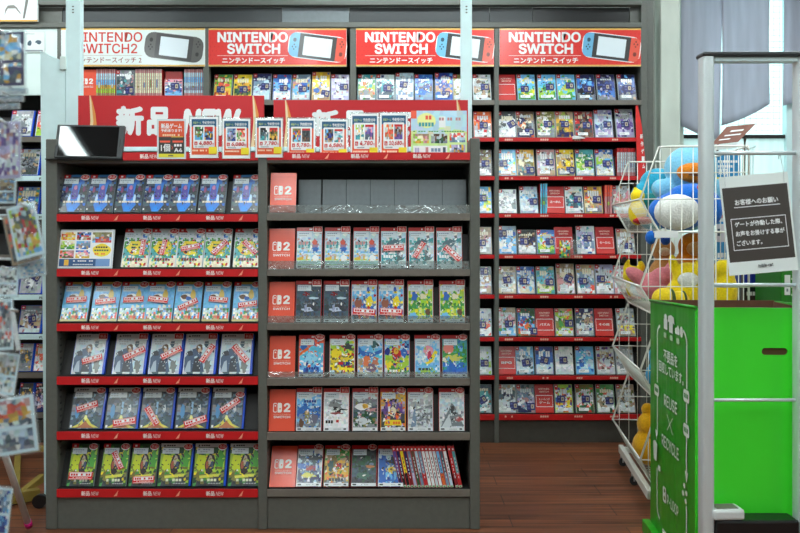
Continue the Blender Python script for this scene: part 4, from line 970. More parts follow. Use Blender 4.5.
def first_bay(cx, w, desc, cols, acc, tg, top, seed, card=False):
    h = Z(top, YB + .02) - Z(95.8, YB + .02)
    o = link('index_card' if card else 'game_case', shell('redshell' if card else 'clearshell', w, h, .012), None, (X(cx, YB + .02), YB + .02, Z(95.8, YB + .02)))
    tag(o, desc, 'index card' if card else 'game case')
    if card: link('printed_face', switch_card_art(w - .003, h - .003).mesh('printed_face', M['prg']), o, (0, -.0003, .001))
    else:
        link('cover_sheet', rear_cover(seed, cols, acc, w - .004, h - .003), o, (0, -.0003, .001))
        if tg: link('security_tag', tag_mesh(), o, ((tg[0] - .5) * w, -.0052, tg[1] * h - .02))
first_bay(88, .098, 'red console-logo index card beside the white post on the top wall shelf', 0, 0, 0, 69.5, 1, True)
first_bay(125.2, .108, 'charcoal game case with a red band between two spine clumps, top wall shelf', ['grey', 'slate', 'dgrey', 'slate'], ['white', 'grey', 'rose', 'teal'], (.75, .2), 70, 301)
first_bay(173.5, .108, 'low blue and purple game case in front of red ones, top wall shelf', ['pink', 'steel', 'blue', 'sky'], ['purple', 'white', 'navy'], (.6, .55), 79, 302)
o = tag(link('game_case', shell('redshell', .1, .15, .012), None, (X(174, YB + .05), YB + .05, Z(95.8, YB + .02))), 'dark red game case behind the low blue one, top wall shelf', 'game case')

# small clear box standing before the fifth-shelf card
t = thing('accessory_pack', 'small clear pack with green pattern in front of a red index card', 'accessory pack', (X(570, YB - .012), YB - .012, Z(258.6, YB) ))
w, h = .13, .112
B(-w / 2, w / 2, 0, .012, 0, h).build('clear_box', M['bag'], t, bevel=.003)
a = Art(.062, .1); rg = random.Random(9); a.mosaic(0, 0, 1, 1, 7, 9, ['pale', 'lime', 'slate', 'green'], ['yellow', 'teal', 'dgrey', 'white', 'orange'], rg, .6); a.build('printed_insert', t, (-.03, -.0006, .006))
# folded paper on the second shelf
MB().prism([(-.036, 0), (.036, .004), (.02, .012), (-.03, .02)], 0, .05).build('t', M['paper'])
o = COL.objects['t']; o.name = 'price_tag'; o.location = (X(578, YB), YB - .03, Z(139.5, YB)); tag(o, 'small white paper tag lying over the second wall-shelf edge', 'price tag')

# red side sign at the right end of the wall unit
t = thing('side_sign', 'narrow red vertical sign at the right edge of the wall shelf', 'sign', (X(640, YB), YB - .005, 0))
MB().prism([(X(635, YB) - X(640, YB), Z(106, YB)), (X(637.5, YB) - X(640, YB), Z(106, YB)), (X(641.5, YB) - X(640, YB), Z(128, YB)), (X(645, YB) - X(640, YB), Z(163, YB)), (X(644, YB) - X(640, YB), Z(180, YB)), (X(637, YB) - X(640, YB), Z(180, YB))], -.006, 0).build('sign_board', M['sealred'], t)
for k in range(5):
    a = Art(.016, .028); a.text('新作ゲーム'[k], 0, 0, 1, 1, 'white', .03); a.build('lettering', t, ((.9 + .55 * k) / 170, -.0066, Z(139 + k * 7.4, YB)))

# ------------------------------------------------------------------ left bay with disc games
lx0, lx1 = X(-87, YB), X(57, YB)
LSY = [137, 176, 214.5, 255, 295, 334.5, 373, 413]
for k, y in enumerate(LSY):
    zz = Z(y, YB)
    bbox(lx0, lx1, zz - .016, zz, YB + .004, YB + DB - .02, 'shelf_board', 'dark')
    b = B(lx0, lx1, YB - .004, YB + .004, Z(y + 5, YB), zz + .002).build('price_rail', M['whitep' if k in (1, 2, 4, 5) else 'shelf'], bx, bevel=.001)
    if k in (1, 2, 4, 5):
        aa = Art(lx1 - lx0, .022)
        for u in (.36, .62, .88): aa.text('PLAY', u, .2, u + .06, .8, 'dgrey', .02)
        aa.build('lettering', b, ((lx0 + lx1) / 2, YB - .0052, Z(y + 4.5, YB)))
    if k < 8:
        s, c = math.sin(R(17)), math.cos(R(17)); yb = YB + .016 + .0165; hh = .13
        fb = MB(); fb.add([(lx0 + .002, yb, zz), (lx1 - .002, yb, zz), (lx1 - .002, yb + hh * s, zz + hh * c), (lx0 + .002, yb + hh * s, zz + hh * c),
                           (lx0 + .002, yb + .1, zz), (lx1 - .002, yb + .1, zz)], [(0, 1, 2, 3), (0, 3, 4), (1, 5, 2), (4, 3, 2, 5), (0, 4, 5, 1)])
        fb.build('slanted_stand', M['dark'], bx)
bbox(lx0, lx1, Z(95, YB), Z(28, YB), YB + .004, YB + .02, 'header_panel', 'cream', .002)
SD = (.138, .168, .014)
disc = [(0, 20, 'white and silver', 'lgrey pale white pale', 'white grey', (.6, .2, 0)), (0, 46, 'white and coral', 'white rose coral lime', 'white', None),
        (1, 27, 'charcoal', 'pale slate grey dgrey', 'black grey tan', None), (1, 52, 'tan', 'tan lgrey', 'white', None), (2, 26.5, 'blue and green race', 'steel teal olive pale white', 'blue gold white', (.8, .2, 0)), (2, 52, 'pale', 'pale ice', 'white', None),
        (4, 5, 'white and black comic', 'white pale dgrey white', 'black white', None), (4, 30, 'silver and navy', 'lilac pale lgrey lgrey', 'white navy grey', (.6, .6, 30)), (4, 54, 'pale', 'pale lgrey', 'white', None),
        (5, 29, 'pale grey figure', 'grey lgrey tan pale', 'navy white rose', (.6, .5, -10)), (6, 24, 'slate blue', 'lgrey slate grey', 'tan gold slate', None), (6, 40, 'orange and white map', 'tan coral pale white', 'rose olive coral', None),
        (7, 24, 'dark orange', 'dgrey brown orange', 'gold black', None), (7, 40, 'dark violet', 'black brown lilac navy', 'rose white', None)]
for i, (k, cx, d, cols, acc, tg) in enumerate(disc):
    w, h, t_ = SD
    if k == 6: w = .09
    if k == 7: w = .088
    o = put_case(cx, Z(LSY[k] - .3, YB), YB + .016, 17, (w, h, t_), 'blueshell', fit(f"{d} disc game case, blue edged, {ORD[k]} shelf, far left bay"), 'disc games of the far left bay')
    link('cover_sheet', rear_cover(900 + i, W(cols), W(acc), w - .012, h - .006), o, (-.002, -.0003, .003))
    if tg: link('security_tag', tag_mesh(), o, ((tg[0] - .5) * w, -.0052, tg[1] * h - .02), (0, R(tg[2]), 0))
# header signs of that bay
Ys = YB - .03; x0, x1 = X(-70, Ys), X(37.5, Ys); w = x1 - x0; h = Z(-2, Ys) - Z(21.5, Ys)
t = thing('console_sign', 'white sign with a grey game controller drawing, top left corner', 'sign', ((x0 + x1) / 2, Ys, Z(21.5, Ys)))
B(-w / 2, w / 2, 0, .018, 0, h).build('sign_board', M['paper'], t, bevel=.001)
a = Art(w, h); a.rect(.001, .002, .999, .998, (226, 170, 70)); a.rect(.001, .07, .999, .998, (226, 232, 234))
pu = lambda p: (p + 70) / 107.5
pv = lambda y: (21.5 - y) / 23.5
a.poly([(pu(4.5), pv(16)), (pu(5.5), pv(9)), (pu(8), pv(5.5)), (pu(14), pv(5)), (pu(17), pv(7.5)), (pu(21), pv(13.5)), (pu(20), pv(13.8)), (pu(15.5), pv(8.5)), (pu(8), pv(8.6)), (pu(6), pv(12))], (128, 124, 118))
a.poly([(pu(26), pv(-2)), (pu(29), pv(-2)), (pu(24.8), pv(18.5)), (pu(22.8), pv(18.5))], (110, 108, 104)); a.text('PlayStation', .06, .3, .55, .62, 'dgrey', .01)
a.build('sign_print', t, (0, -.0008, 0))
t = thing('notice_card', 'white notice with two small gamepad drawings on the cream panel', 'notice', (X(35, YB), YB - .002, Z(52.5, YB)))
w, h = 20 * YB / F, 21 * YB / F
B(-w / 2, w / 2, 0, .003, 0, h).build('card_sheet', M['paper'], t)
a = Art(w, h); a.rect(0, 0, 1, 1, (206, 216, 214)); a.rect(.03, .03, .97, .97, (222, 230, 226)); a.ell(.25, .46, .12, .13, 'slate', 10, .3, random.Random(4)); a.ell(.68, .48, .14, .09, 'slate', 10, .3, random.Random(5)); a.rect(.05, .04, .9, .12, 'grey'); a.bars(.08, .86, .5, .9, 6, 'lgrey', random.Random(1))
a.build('printed_face', t, (0, -.0005, 0))

# ------------------------------------------------------------------ white wire basket rack
RA = R(6.1)
rk = thing('wire_basket_rack', 'white wire rack of four tilted baskets full of plush toys', 'basket rack', (1.06, 3.53, 0), (0, 0, -RA))
RV, RD = .77, .46
TIER = [(1.385, 1.24), (1.0, .865), (.63, .485), (.235, .085)]
prof = [(.08, 1.615)]
for zl, zb in TIER: prof += [(0, zl), (.082, zb)]
def uat(z):
    for (u0, z0), (u1, z1) in zip(prof, prof[1:]):
        if z1 <= z <= z0: return u0 + (u1 - u0) * (z0 - z) / (z0 - z1)
    return prof[-1][0]
for v in (0, RV):
    m = MB(); m.tube([(RD, v, .06), (RD, v, 1.60), (RD - .02, v, 1.615), (.095, v, 1.615)] + [(u, v, z) for u, z in prof], .0048, 6)
    for u in [.13 + .048 * k for k in range(7)]: m.tube([(u, v, .085), (u, v, 1.613)], .0022, 5)
    for u in (.035, .085):
        for (zl, zb), ztop in zip(TIER, [1.615, 1.24, .865, .485]):
            za = zl - (zl - zb) * u / .082 if u < .082 else zb; zc = zl + (ztop - zl) * u / .081 if u < .081 else ztop
            m.tube([(u, v, za), (u, v, zc)], .0022, 5)
    for (zl, zb), ztop in zip(TIER, [1.615, 1.24, .865, .485]):
        for z in (zb, zl, (zl + ztop) / 2): m.tube([(uat(z) , v, z), (RD, v, z)], .0026 if z != zb else .0045, 5)
    m.build('side_frame', M['wire'], rk)
MB().tube([(RD, 0, 1.615), (RD, RV, 1.615)], .0045).tube([(RD, 0, .09), (RD, RV, .09)], .0045).tube([(.08, RV, 1.615), (.08, RV * .96, 1.62), (.08, RV, 1.615)], .0045).build('rear_rail', M['wire'], rk)
m = MB()
for k in range(12): m.tube([(RD, RV * k / 11, .09), (RD, RV * k / 11, 1.615)], .0022, 4)
m.build('rear_grid', M['wire'], rk)
for zl, zb in TIER:
    m = MB(); m.tube([(0, 0, zl), (0, RV, zl)], .005).tube([(.082, 0, zb), (.082, RV, zb)], .0045)
    for k in range(6):
        t = (k + .5) / 6; m.tube([(.082 * t, 0, zl + (zb - zl) * t), (.082 * t, RV, zl + (zb - zl) * t)], .0009, 4)
    for k in range(32):
        v = RV * (k + .5) / 32; m.tube([(0, v, zl), (.082, v, zb)], .0009, 4)
    b = m.build('basket', M['wire'], rk)
    m = MB()
    for k in range(14): m.tube([(.082 + (RD - .082) * (k + .5) / 14, 0, zb), (.082 + (RD - .082) * (k + .5) / 14, RV, zb)], .0018, 4)
    for k in range(20): m.tube([(.082, RV * (k + .5) / 20, zb + .002), (RD, RV * (k + .5) / 20, zb + .002)], .0018, 4)
    m.build('basket_floor', M['wire'], b)
m = MB().box(.03, .055, 0, RV, .06, .10).box(RD - .02, RD, 0, RV, .06, .085).box(.03, RD, 0, .02, .06, .09).box(.03, RD, RV - .02, RV, .06, .09)
m.build('base_frame', M['wire'], rk, bevel=.003)
for u, v in ((.045, .40), (.045, .72), (RD - .03, .04), (RD - .03, .72)):
    c = MB().box(u - .012, u + .012, v - .012, v + .012, .045, .062).box(u - .004, u + .004, v + .009, v + .012, .02, .05).box(u - .004, u + .004, v - .012, v - .009, .02, .05).build('caster', M['chrome'], rk)
    MB().tube([(u, v - .008, .021), (u, v + .008, .021)], .021, 14).build('wheel', M['frame'], c)
# white price holder on the top basket
B(.06, .16, -.008, -.004, 1.215, 1.245).build('label_holder', M['paper'], rk)
def rkw(u, v, z): return (1.06 + u * math.cos(RA) + v * math.sin(RA), 3.53 - u * math.sin(RA) + v * math.cos(RA), z)

# plush toys: soft rounded shapes, one fused body each, coloured pieces as parts
PM = {}
def plushmat(c):
    if c not in PM:
        m = mat('plush_' + str(len(PM)), c, .95, 0, .2); b = m.node_tree.nodes['Principled BSDF']; b.inputs['Sheen Weight'].default_value = .25
        PM[c] = noisy(m, 120, .86, 1.1, .35)
    return PM[c]
def blob(name, ells, c, parent=None, loc=(0, 0, 0), voxel=.008):
    m = MB()
    for e in ells: m.ell(e[0], e[1], 18, 12, Matrix.Rotation(R(e[2]), 3, 'Y') if len(e) > 2 else None)
    me = m.mesh(name, plushmat(c)); o = bpy.data.objects.new('t', me); COL.objects.link(o)
    rm = o.modifiers.new('r', 'REMESH'); rm.mode = 'VOXEL'; rm.voxel_size = voxel
    sm = o.modifiers.new('s', 'SMOOTH'); sm.iterations = 6; sm.factor = .5
    m2 = bpy.data.meshes.new_from_object(o.evaluated_get(bpy.context.evaluated_depsgraph_get())); m2.name = name
    bpy.data.objects.remove(o); m2.polygons.foreach_set('use_smooth', [True] * len(m2.polygons))
    if not m2.materials: m2.materials.append(plushmat(c))
    return link(name, m2, parent, loc)
def spot(name, e, c, parent): return MB().ell(e[0], e[1], 14, 10, Matrix.Rotation(R(e[2]), 3, 'Y') if len(e) > 2 else None).build(name, plushmat(c), parent)
def toy(loc, label, body, c, spots=()):
    o = blob('plush_toy', body, c, None, loc); tag(o, label, 'plush toy', 'plush toys in the wire rack')
    for n, e, cc in spots: spot(n, e, cc, o)
    return o
LB, TE, BL, WH, YE, PK, OR, TN, CY, GO = (128, 196, 226), (40, 158, 190), (24, 104, 200), (226, 226, 220), (238, 206, 20), (222, 130, 140), (214, 124, 24), (196, 140, 80), (30, 160, 206), (226, 166, 16)
toy(rkw(.30, .34, 1.245), 'large light blue plush with an orange muzzle on top of the rack', [((0, 0, .30), (.125, .115, .11)), ((0, .02, .13), (.13, .11, .13)), ((-.13, 0, .20), (.06, .05, .05), 20), ((.13, 0, .2), (.06, .05, .05))], LB,
    [('muzzle', ((-.01, -.085, .275), (.088, .05, .05)), OR), ('mouth', ((-.01, -.128, .262), (.05, .012, .008)), (120, 70, 30)), ('belly', ((0, -.075, .13), (.08, .04, .08)), (214, 200, 160))])
toy(rkw(.16, .50, 1.245), 'teal plush with a pale blue muzzle leaning at the left of the top basket', [((0, 0, .12), (.10, .09, .12)), ((.02, 0, .24), (.09, .08, .075)), ((-.07, -.02, .18), (.05, .05, .07), 30)], TE,
    [('muzzle', ((.08, -.07, .19), (.07, .05, .055)), (110, 186, 220)), ('scarf', ((-.02, -.075, .13), (.075, .03, .05), 30), (20, 120, 120))])
toy(rkw(.21, .16, 1.245), 'royal blue plush with a big white belly in the top basket', [((0, .03, .09), (.14, .09, .09)), ((.06, .03, .16), (.11, .08, .06)), ((.14, 0, .10), (.05, .06, .08))], BL,
    [('belly', ((-.03, -.04, .085), (.105, .075, .082)), WH), ('cheek', ((.09, -.03, .19), (.028, .03, .028)), (220, 90, 90))])
toy(rkw(.055, .36, 1.275), 'small yellow plush behind the top basket front mesh', [((0, 0, .06), (.045, .045, .065)), ((0, 0, .14), (.036, .036, .032)), ((-.012, 0, .175), (.01, .01, .022))], YE,
    [('ear_tip', ((-.014, -.002, .192), (.009, .009, .012)), (40, 30, 20)), ('skirt', ((.02, -.02, .02), (.05, .045, .02)), (190, 30, 30))])
toy(rkw(.07, .12, 1.195), 'small blue plush ball hanging under the top basket, nearest the lip', [((0, 0, .02), (.027, .027, .034))], BL, [('cord', ((0, 0, .06), (.004, .004, .02)), WH)])
toy(rkw(.13, .10, 1.19), 'small dark blue plush ball hanging under the top basket, beside a lighter one', [((0, 0, .02), (.026, .026, .032))], (24, 70, 150), [('cord', ((0, 0, .06), (.004, .004, .02)), WH)])
# second basket
toy(rkw(.06, .52, .90), 'small yellow plush in a pale blue outfit at the left of the second basket', [((0, 0, .12), (.05, .045, .05)), ((.045, 0, .17), (.018, .018, .03), -20), ((-.03, 0, .175), (.014, .014, .036), 25), ((0, 0, .06), (.035, .035, .05))], YE,
    [('ear_tip', ((-.046, -.004, .2), (.012, .012, .018), 25), (40, 32, 24)), ('outfit', ((.03, -.015, .06), (.055, .04, .045)), (130, 180, 214))])
toy(rkw(.17, .46, .87), 'pink plush lying in the second basket', [((0, 0, .1), (.11, .08, .075)), ((-.10, 0, .15), (.07, .04, .035), 35), ((.09, 0, .19), (.075, .05, .045), -40), ((.02, -.04, .15), (.07, .05, .05))], PK, [('nose', ((.08, -.06, .15), (.026, .02, .022)), (196, 90, 104))])
toy(rkw(.325, .40, .87), 'orange brown plush sitting at the right of the second basket', [((0, 0, .14), (.12, .09, .15)), ((0, -.01, .30), (.075, .07, .07))], OR, [('muzzle', ((-.01, -.065, .29), (.045, .03, .035)), TN), ('hand', ((-.09, -.05, .2), (.04, .035, .035)), TN)])
toy(rkw(.23, .62, .87), 'tan plush with round head at the back of the second basket', [((0, 0, .12), (.08, .07, .12)), ((0, 0, .28), (.062, .06, .06))], TN, [('muzzle', ((-.01, -.055, .27), (.03, .02, .022)), (226, 200, 160))])
toy(rkw(.24, .22, .87), 'bright yellow plush with a white face in the second basket', [((0, 0, .08), (.09, .07, .08)), ((.02, 0, .17), (.075, .06, .06)), ((.085, 0, .22), (.035, .03, .05), 20), ((-.05, 0, .22), (.022, .022, .05), -10)], YE,
    [('face', ((.0, -.055, .15), (.05, .02, .035)), WH), ('feet', ((-.03, -.05, .02), (.06, .04, .02)), OR)])
toy(rkw(.13, .14, .872), 'yellow plush with dark green bands at the near lip of the second basket', [((0, 0, .06), (.055, .05, .055)), ((.07, 0, .05), (.05, .045, .05))], (232, 198, 30), [('band', ((.035, -.002, .055), (.014, .052, .056)), (60, 80, 40)), ('band', ((.09, -.002, .05), (.012, .045, .05)), (60, 80, 40))])
toy(rkw(.40, .14, .87), 'golden yellow plush at the right rear of the second basket', [((0, 0, .10), (.055, .06, .10)), ((0, 0, .2), (.05, .05, .05))], YE, [('feet', ((0, -.05, .03), (.045, .03, .03)), OR)])
# third and bottom basket
toy(rkw(.15, .30, .49), 'cyan plush of two soft rounds in the third basket', [((0, 0, .07), (.07, .07, .065)), ((.02, 0, .16), (.075, .07, .07))], CY, [('tail', ((.05, 0, .24), (.02, .02, .03)), YE)])
toy(rkw(.12, .40, .088), 'golden plush of stacked rounds in the bottom basket', [((0, 0, .10), (.085, .085, .09)), ((0, 0, .21), (.062, .062, .06)), ((-.01, 0, .285), (.032, .032, .032))], GO, [('collar', ((.03, -.035, .16), (.06, .05, .012)), (150, 90, 20))])
toy(rkw(.17, .16, .088), 'larger yellow plush nearest the green box in the bottom basket', [((0, 0, .12), (.10, .09, .115)), ((.02, 0, .25), (.07, .065, .06))], (230, 178, 20), [('belly', ((-.01, -.06, .12), (.06, .035, .07)), (240, 214, 90))])

# ------------------------------------------------------------------ green recycling box
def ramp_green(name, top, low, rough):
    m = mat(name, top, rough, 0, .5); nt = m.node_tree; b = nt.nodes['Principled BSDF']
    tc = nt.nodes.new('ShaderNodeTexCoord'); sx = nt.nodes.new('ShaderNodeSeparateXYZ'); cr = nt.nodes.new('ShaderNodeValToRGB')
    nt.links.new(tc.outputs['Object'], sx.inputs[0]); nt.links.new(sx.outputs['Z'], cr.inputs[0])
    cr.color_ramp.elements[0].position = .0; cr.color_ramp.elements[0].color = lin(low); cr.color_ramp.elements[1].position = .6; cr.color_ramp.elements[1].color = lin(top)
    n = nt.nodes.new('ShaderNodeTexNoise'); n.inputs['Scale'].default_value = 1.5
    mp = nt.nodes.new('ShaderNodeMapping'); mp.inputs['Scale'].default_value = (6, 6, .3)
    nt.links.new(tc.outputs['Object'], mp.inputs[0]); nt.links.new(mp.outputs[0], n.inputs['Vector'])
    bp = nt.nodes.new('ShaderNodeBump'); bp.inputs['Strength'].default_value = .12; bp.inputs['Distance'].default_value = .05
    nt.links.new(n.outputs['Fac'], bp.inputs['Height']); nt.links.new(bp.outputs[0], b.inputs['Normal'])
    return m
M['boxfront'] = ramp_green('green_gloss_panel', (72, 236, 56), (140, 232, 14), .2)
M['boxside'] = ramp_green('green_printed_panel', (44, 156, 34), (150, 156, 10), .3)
BXW, BXD, BXH = .50, .60, .985
BXR = .958   # the rear edge sits lower
bxo = thing('recycling_box', 'tall bright green open-topped recycling box behind the security gate', 'recycling box', (X(697, 2.70), 2.70, 0), (0, 0, -R(3)))
# front panel with a slotted hand hole
hx, hz, hw, hh = X(773, 2.7) - X(697, 2.7), Z(351, 2.7), .043, .012
def front_poly():
    m = MB(); n = 8; hole = []
    for sx, a0 in ((1, -90), (-1, 90)):
        for k in range(n + 1):
            a = R(a0 + 180 * k / n); hole.append((hx + sx * (hw - hh) + hh * math.cos(a), hz + hh * math.sin(a)))
    out = [(BXW, .02), (BXW, BXH), (0, BXH), (0, .02)]
    bm = bmesh.new()
    def loop(p, y): return [bm.verts.new((x, y, z)) for x, z in p]
    for y in (0, .006):
        o, h = loop(out, y), loop(hole, y); es = [bm.edges.new((a, b)) for L in (o, h) for a, b in zip(L, L[1:] + L[:1])]
        bmesh.ops.triangle_fill(bm, use_beauty=True, use_dissolve=False, edges=es)
    bm.verts.ensure_lookup_table(); k = len(out) + len(hole)
    for L0, c in ((0, len(out)), (len(out), len(hole))):
        for i in range(c):
            a, b = bm.verts[L0 + i], bm.verts[L0 + (i + 1) % c]; bm.faces.new((a, b, bm.verts[k + L0 + (i + 1) % c], bm.verts[k + L0 + i]))
    bmesh.ops.recalc_face_normals(bm, faces=bm.faces); me = bpy.data.meshes.new('front_panel'); bm.to_mesh(me); bm.free(); me.materials.append(M['boxfront']); return me
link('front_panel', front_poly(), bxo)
def side(x0, x1, y0, y1, z0, zn, zf):
    return MB().add([(x, y, z) for x in (x0, x1) for y, z in ((y0, z0), (y1, z0), (y1, zf), (y0, zn))], [(0, 1, 2, 3), (7, 6, 5, 4), (0, 4, 5, 1), (1, 5, 6, 2), (2, 6, 7, 3), (3, 7, 4, 0)])
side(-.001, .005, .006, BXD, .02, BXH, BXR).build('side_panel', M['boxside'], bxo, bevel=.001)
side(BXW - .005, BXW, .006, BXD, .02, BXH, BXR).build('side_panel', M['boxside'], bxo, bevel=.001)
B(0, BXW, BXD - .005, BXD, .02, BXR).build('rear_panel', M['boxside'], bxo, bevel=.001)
MB().box(.006, BXW - .006, .007, .011, .03, BXH - .004).box(.006, BXW - .006, BXD - .011, BXD - .006, .03, BXR + .003).box(.006, .011, .012, BXD - .012, .03, BXR - .002).box(BXW - .011, BXW - .006, .012, BXD - .012, .03, BXR - .002).build('cardboard_liner', M['kraft'], bxo)
B(.006, BXW - .006, .012, BXD - .012, .03, .035).build('bottom', M['kraft'], bxo)
MB().tube([(-.002, .0, BXH), (-.002, BXD, BXR)], .006, 6).build('rim', M['boxside'], bxo)
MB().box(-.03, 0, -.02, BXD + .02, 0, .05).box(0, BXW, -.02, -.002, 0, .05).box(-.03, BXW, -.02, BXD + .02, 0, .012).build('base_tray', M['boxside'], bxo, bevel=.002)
MB().box(-.006, .003, -.003, .004, .05, BXH - .01).build('corner_strip', M['boxfront'], bxo, bevel=.001)
a = Art(BXD, BXR); wht = (226, 236, 226); cu = lambda z: z / BXR
def ln(p, th=.011):
    for (u0, z0), (u1, z1) in zip(p, p[1:]):
        dx, dz = (u1 - u0) * BXD, z1 - z0; L = math.hypot(dx, dz); nx, nz = -dz / L * th / 2, dx / L * th / 2
        a.poly([(u0 + nx / BXD, (z0 + nz) / BXR), (u1 + nx / BXD, (z1 + nz) / BXR), (u1 - nx / BXD, (z1 - nz) / BXR), (u0 - nx / BXD, (z0 - nz) / BXR)], wht)
def arc(cu_, cz, r, a0, a1): return [(cu_ + r * math.cos(R(a0 + (a1 - a0) * k / 6)) / BXD, cz + r * math.sin(R(a0 + (a1 - a0) * k / 6))) for k in range(7)]
ln([(.18, .43), (.18, .62)]); ln([(.18, .64), (.18, .82)]); ln(arc(.26, .82, .05, 180, 95)[:]); ln([(.18, .3), (.18, .16)]); ln(arc(.26, .16, .05, 180, 260))
ln([(.83, .84), (.83, .69)]); ln(arc(.75, .84, .05, 0, 80)); ln([(.83, .64), (.83, .57)]); ln([(.83, .53), (.83, .38)]); ln([(.83, .28), (.83, .1)])
a.poly([(.80, cu(.40)), (.86, cu(.40)), (.83, cu(.36))], wht); a.poly([(.15, cu(.45)), (.21, cu(.45)), (.18, cu(.41))], wht)
for u, z in ((.18, .61), (.83, .665), (.83, .545)):
    a.rrect(u - .055, cu(z - .022), u + .055, cu(z + .022), .012, wht); a.bars(u - .04, cu(z - .008), u + .04, cu(z + .008), 3, (60, 140, 60), random.Random(3))
# clothing and goods icons
a.poly([(.36, cu(0.868)), (.36, cu(0.908)), (.44, cu(0.908)), (.44, cu(0.868))], wht); a.ell(.40, cu(0.915), .03, cu(.012), wht)
a.poly([(.48, cu(0.863)), (.48, cu(0.903)), (.45, cu(0.898)), (.46, cu(0.923)), (.52, cu(0.930)), (.58, cu(0.923)), (.60, cu(0.898)), (.56, cu(0.903)), (.56, cu(0.863))], wht)
a.poly([(.61, cu(0.868)), (.61, cu(0.888)), (.65, cu(0.893)), (.67, cu(0.903)), (.70, cu(0.888)), (.70, cu(0.868))], wht); a.ell(.74, cu(0.883), .03, cu(.02), wht)
for u in (.36, .5, .64): a.rrect(u, cu(.835), u + .06, cu(.855), .006, (180, 214, 176))
a.text('不要品を', .36, cu(.745), .66, cu(.79), wht, .02); a.text('回収しています。', .25, cu(.695), .79, cu(.738), wht, .02)
a.text('REUSE', .38, cu(.575), .66, cu(.62), wht, .01); ln([(.45, .49), (.57, .55)], .004); ln([(.57, .49), (.45, .55)], .004); a.text('RECYCLE', .33, cu(.415), .70, cu(.46), wht, .01)
a.rrect(.36, cu(.205), .43, cu(.265), .012, wht); a.ell(.395, cu(.25), .018, cu(.008), (90, 140, 30)); a.ell(.395, cu(.222), .018, cu(.008), (90, 140, 30)); a.text('P-LOOP', .46, cu(.21), .70, cu(.25), wht, .01)
a.poly([(.15, cu(.33)), (.13, cu(.40)), (.18, cu(.41)), (.23, cu(.40)), (.21, cu(.33))], wht); a.bars(.12, cu(.305), .32, cu(.325), 3, wht, random.Random(2))
for u, z in ((.82, .35), (.86, .33), (.80, .32), (.85, .30)): a.ell(u, cu(z), .022, cu(.01), wht, 6)
a.rrect(.36, cu(.075), .50, cu(.10), .006, wht); a.poly([(.58, cu(.06)), (.64, cu(.08)), (.58, cu(.1))], wht)
a.build('printed_face', bxo, (-.0016, BXD / 2, 0), (0, 0, -R(90)))

# ------------------------------------------------------------------ security gate
YG = 2.62
g = thing('security_gate', 'aluminium security gate frame with a dark top cap at the right', 'security gate', (0, 0, 0))
gx0, gx1, gx2, gx3 = X(700, YG), X(712, YG), X(795, YG), X(808, YG); ztp = Z(58, YG)
for x0, x1 in ((gx0, gx1), (gx2, gx3)):
    m = MB(); xm = (x0 + x1) / 2; hw = (x1 - x0) / 2
    pr = [(xm + hw * (math.copysign(abs(math.cos(R(t))) ** .5, math.cos(R(t)))), YG + .03 * math.copysign(abs(math.sin(R(t))) ** .5, math.sin(R(t)))) for t in range(0, 360, 20)]
    n = len(pr); m.add([(x, y, 0) for x, y in pr] + [(x, y, ztp) for x, y in pr], [(i, (i + 1) % n, n + (i + 1) % n, n + i) for i in range(n)], True)
    m.add([(x, y, ztp) for x, y in pr], [tuple(range(n))]); m.build('upright', M['gate'], g)
B(gx0 - .003, gx3 + .003, YG - .034, YG + .034, ztp, Z(53.5, YG)).build('top_cap', M['frame'], g, bevel=.006)
B(gx1, gx2, YG - .02, YG + .02, Z(62.5, YG), ztp).build('top_rail', M['whitep'], g, bevel=.002)
for y, r in ((153, .007), (285, .0065), (400, .0055)):
    MB().tube([(gx1 - .003, YG, Z(y, YG)), (gx2 + .003, YG, Z(y, YG))], r, 10).build('crossbar', M['gate'], g)
B(gx1 + .001, gx2 - .001, YG - .035, YG + .045, 0, Z(517, YG)).build('base_cover', M['black'], g, bevel=.008)
t = thing('counter_pad', 'white flat alarm pad resting on the black gate base', 'alarm pad', (X(726, YG - .01), YG + .0, Z(517, YG)), (0, 0, R(4)))
B(-.052, .052, -.035, .035, 0, .034).build('housing', M['whiteshell'], t, bevel=.008)
MB().prism([(-.035, 0), (.035, 0), (.035, .003), (-.035, .003)], -.022, .022).build('top_grille', M['shelf'], t, (0, 0, .0335))
sgY = YG - .014
t = thing('notice_sign', 'white and charcoal notice hanging askew on the security gate bar', 'notice sign', (X(758.5, sgY), sgY, Z(223.5, sgY)), (R(-3), R(-5), 0))
sw, shh = 69 * sgY / F, 99 * sgY / F
B(-sw / 2, sw / 2, 0, .003, -shh / 2, shh / 2).build('sign_board', M['paper'], t, bevel=.0008)
a = Art(sw, shh); a.rect(0, 0, 1, 1, (226, 234, 232)); a.rect(.025, .13, .975, .885, (66, 60, 56))
a.text('お客様へのお願い', .19, .70, .82, .76, 'white', .03); a.rect(.17, .675, .84, .683, 'white')
for q in ((.1, .56, .9, .568), (.1, .245, .9, .253), (.1, .245, .11, .568), (.89, .245, .9, .568)): a.rect(*q, 'white')
a.text('ゲートが作動した際、', .15, .48, .84, .535, 'white', .03); a.text('お声をお掛けする事が', .15, .385, .86, .44, 'white', .03); a.text('ございます。', .15, .29, .52, .345, 'white', .03)
a.text('mobile-cart', .42, .06, .64, .095, 'dgrey', .03)
a.build('lettering', t, (0, -.0006, -shh / 2))
for x in (-.095, .098): MB().tube([(x, .001, shh / 2 - .035), (x, -.004, shh / 2 - .005), (x + (.0), .006, shh / 2 + (.055 if x < 0 else .06)), (x, .016, shh / 2 + .055), (x, .02, shh / 2 + .045)], .0018, 6).build('hook', M['chrome'], t)

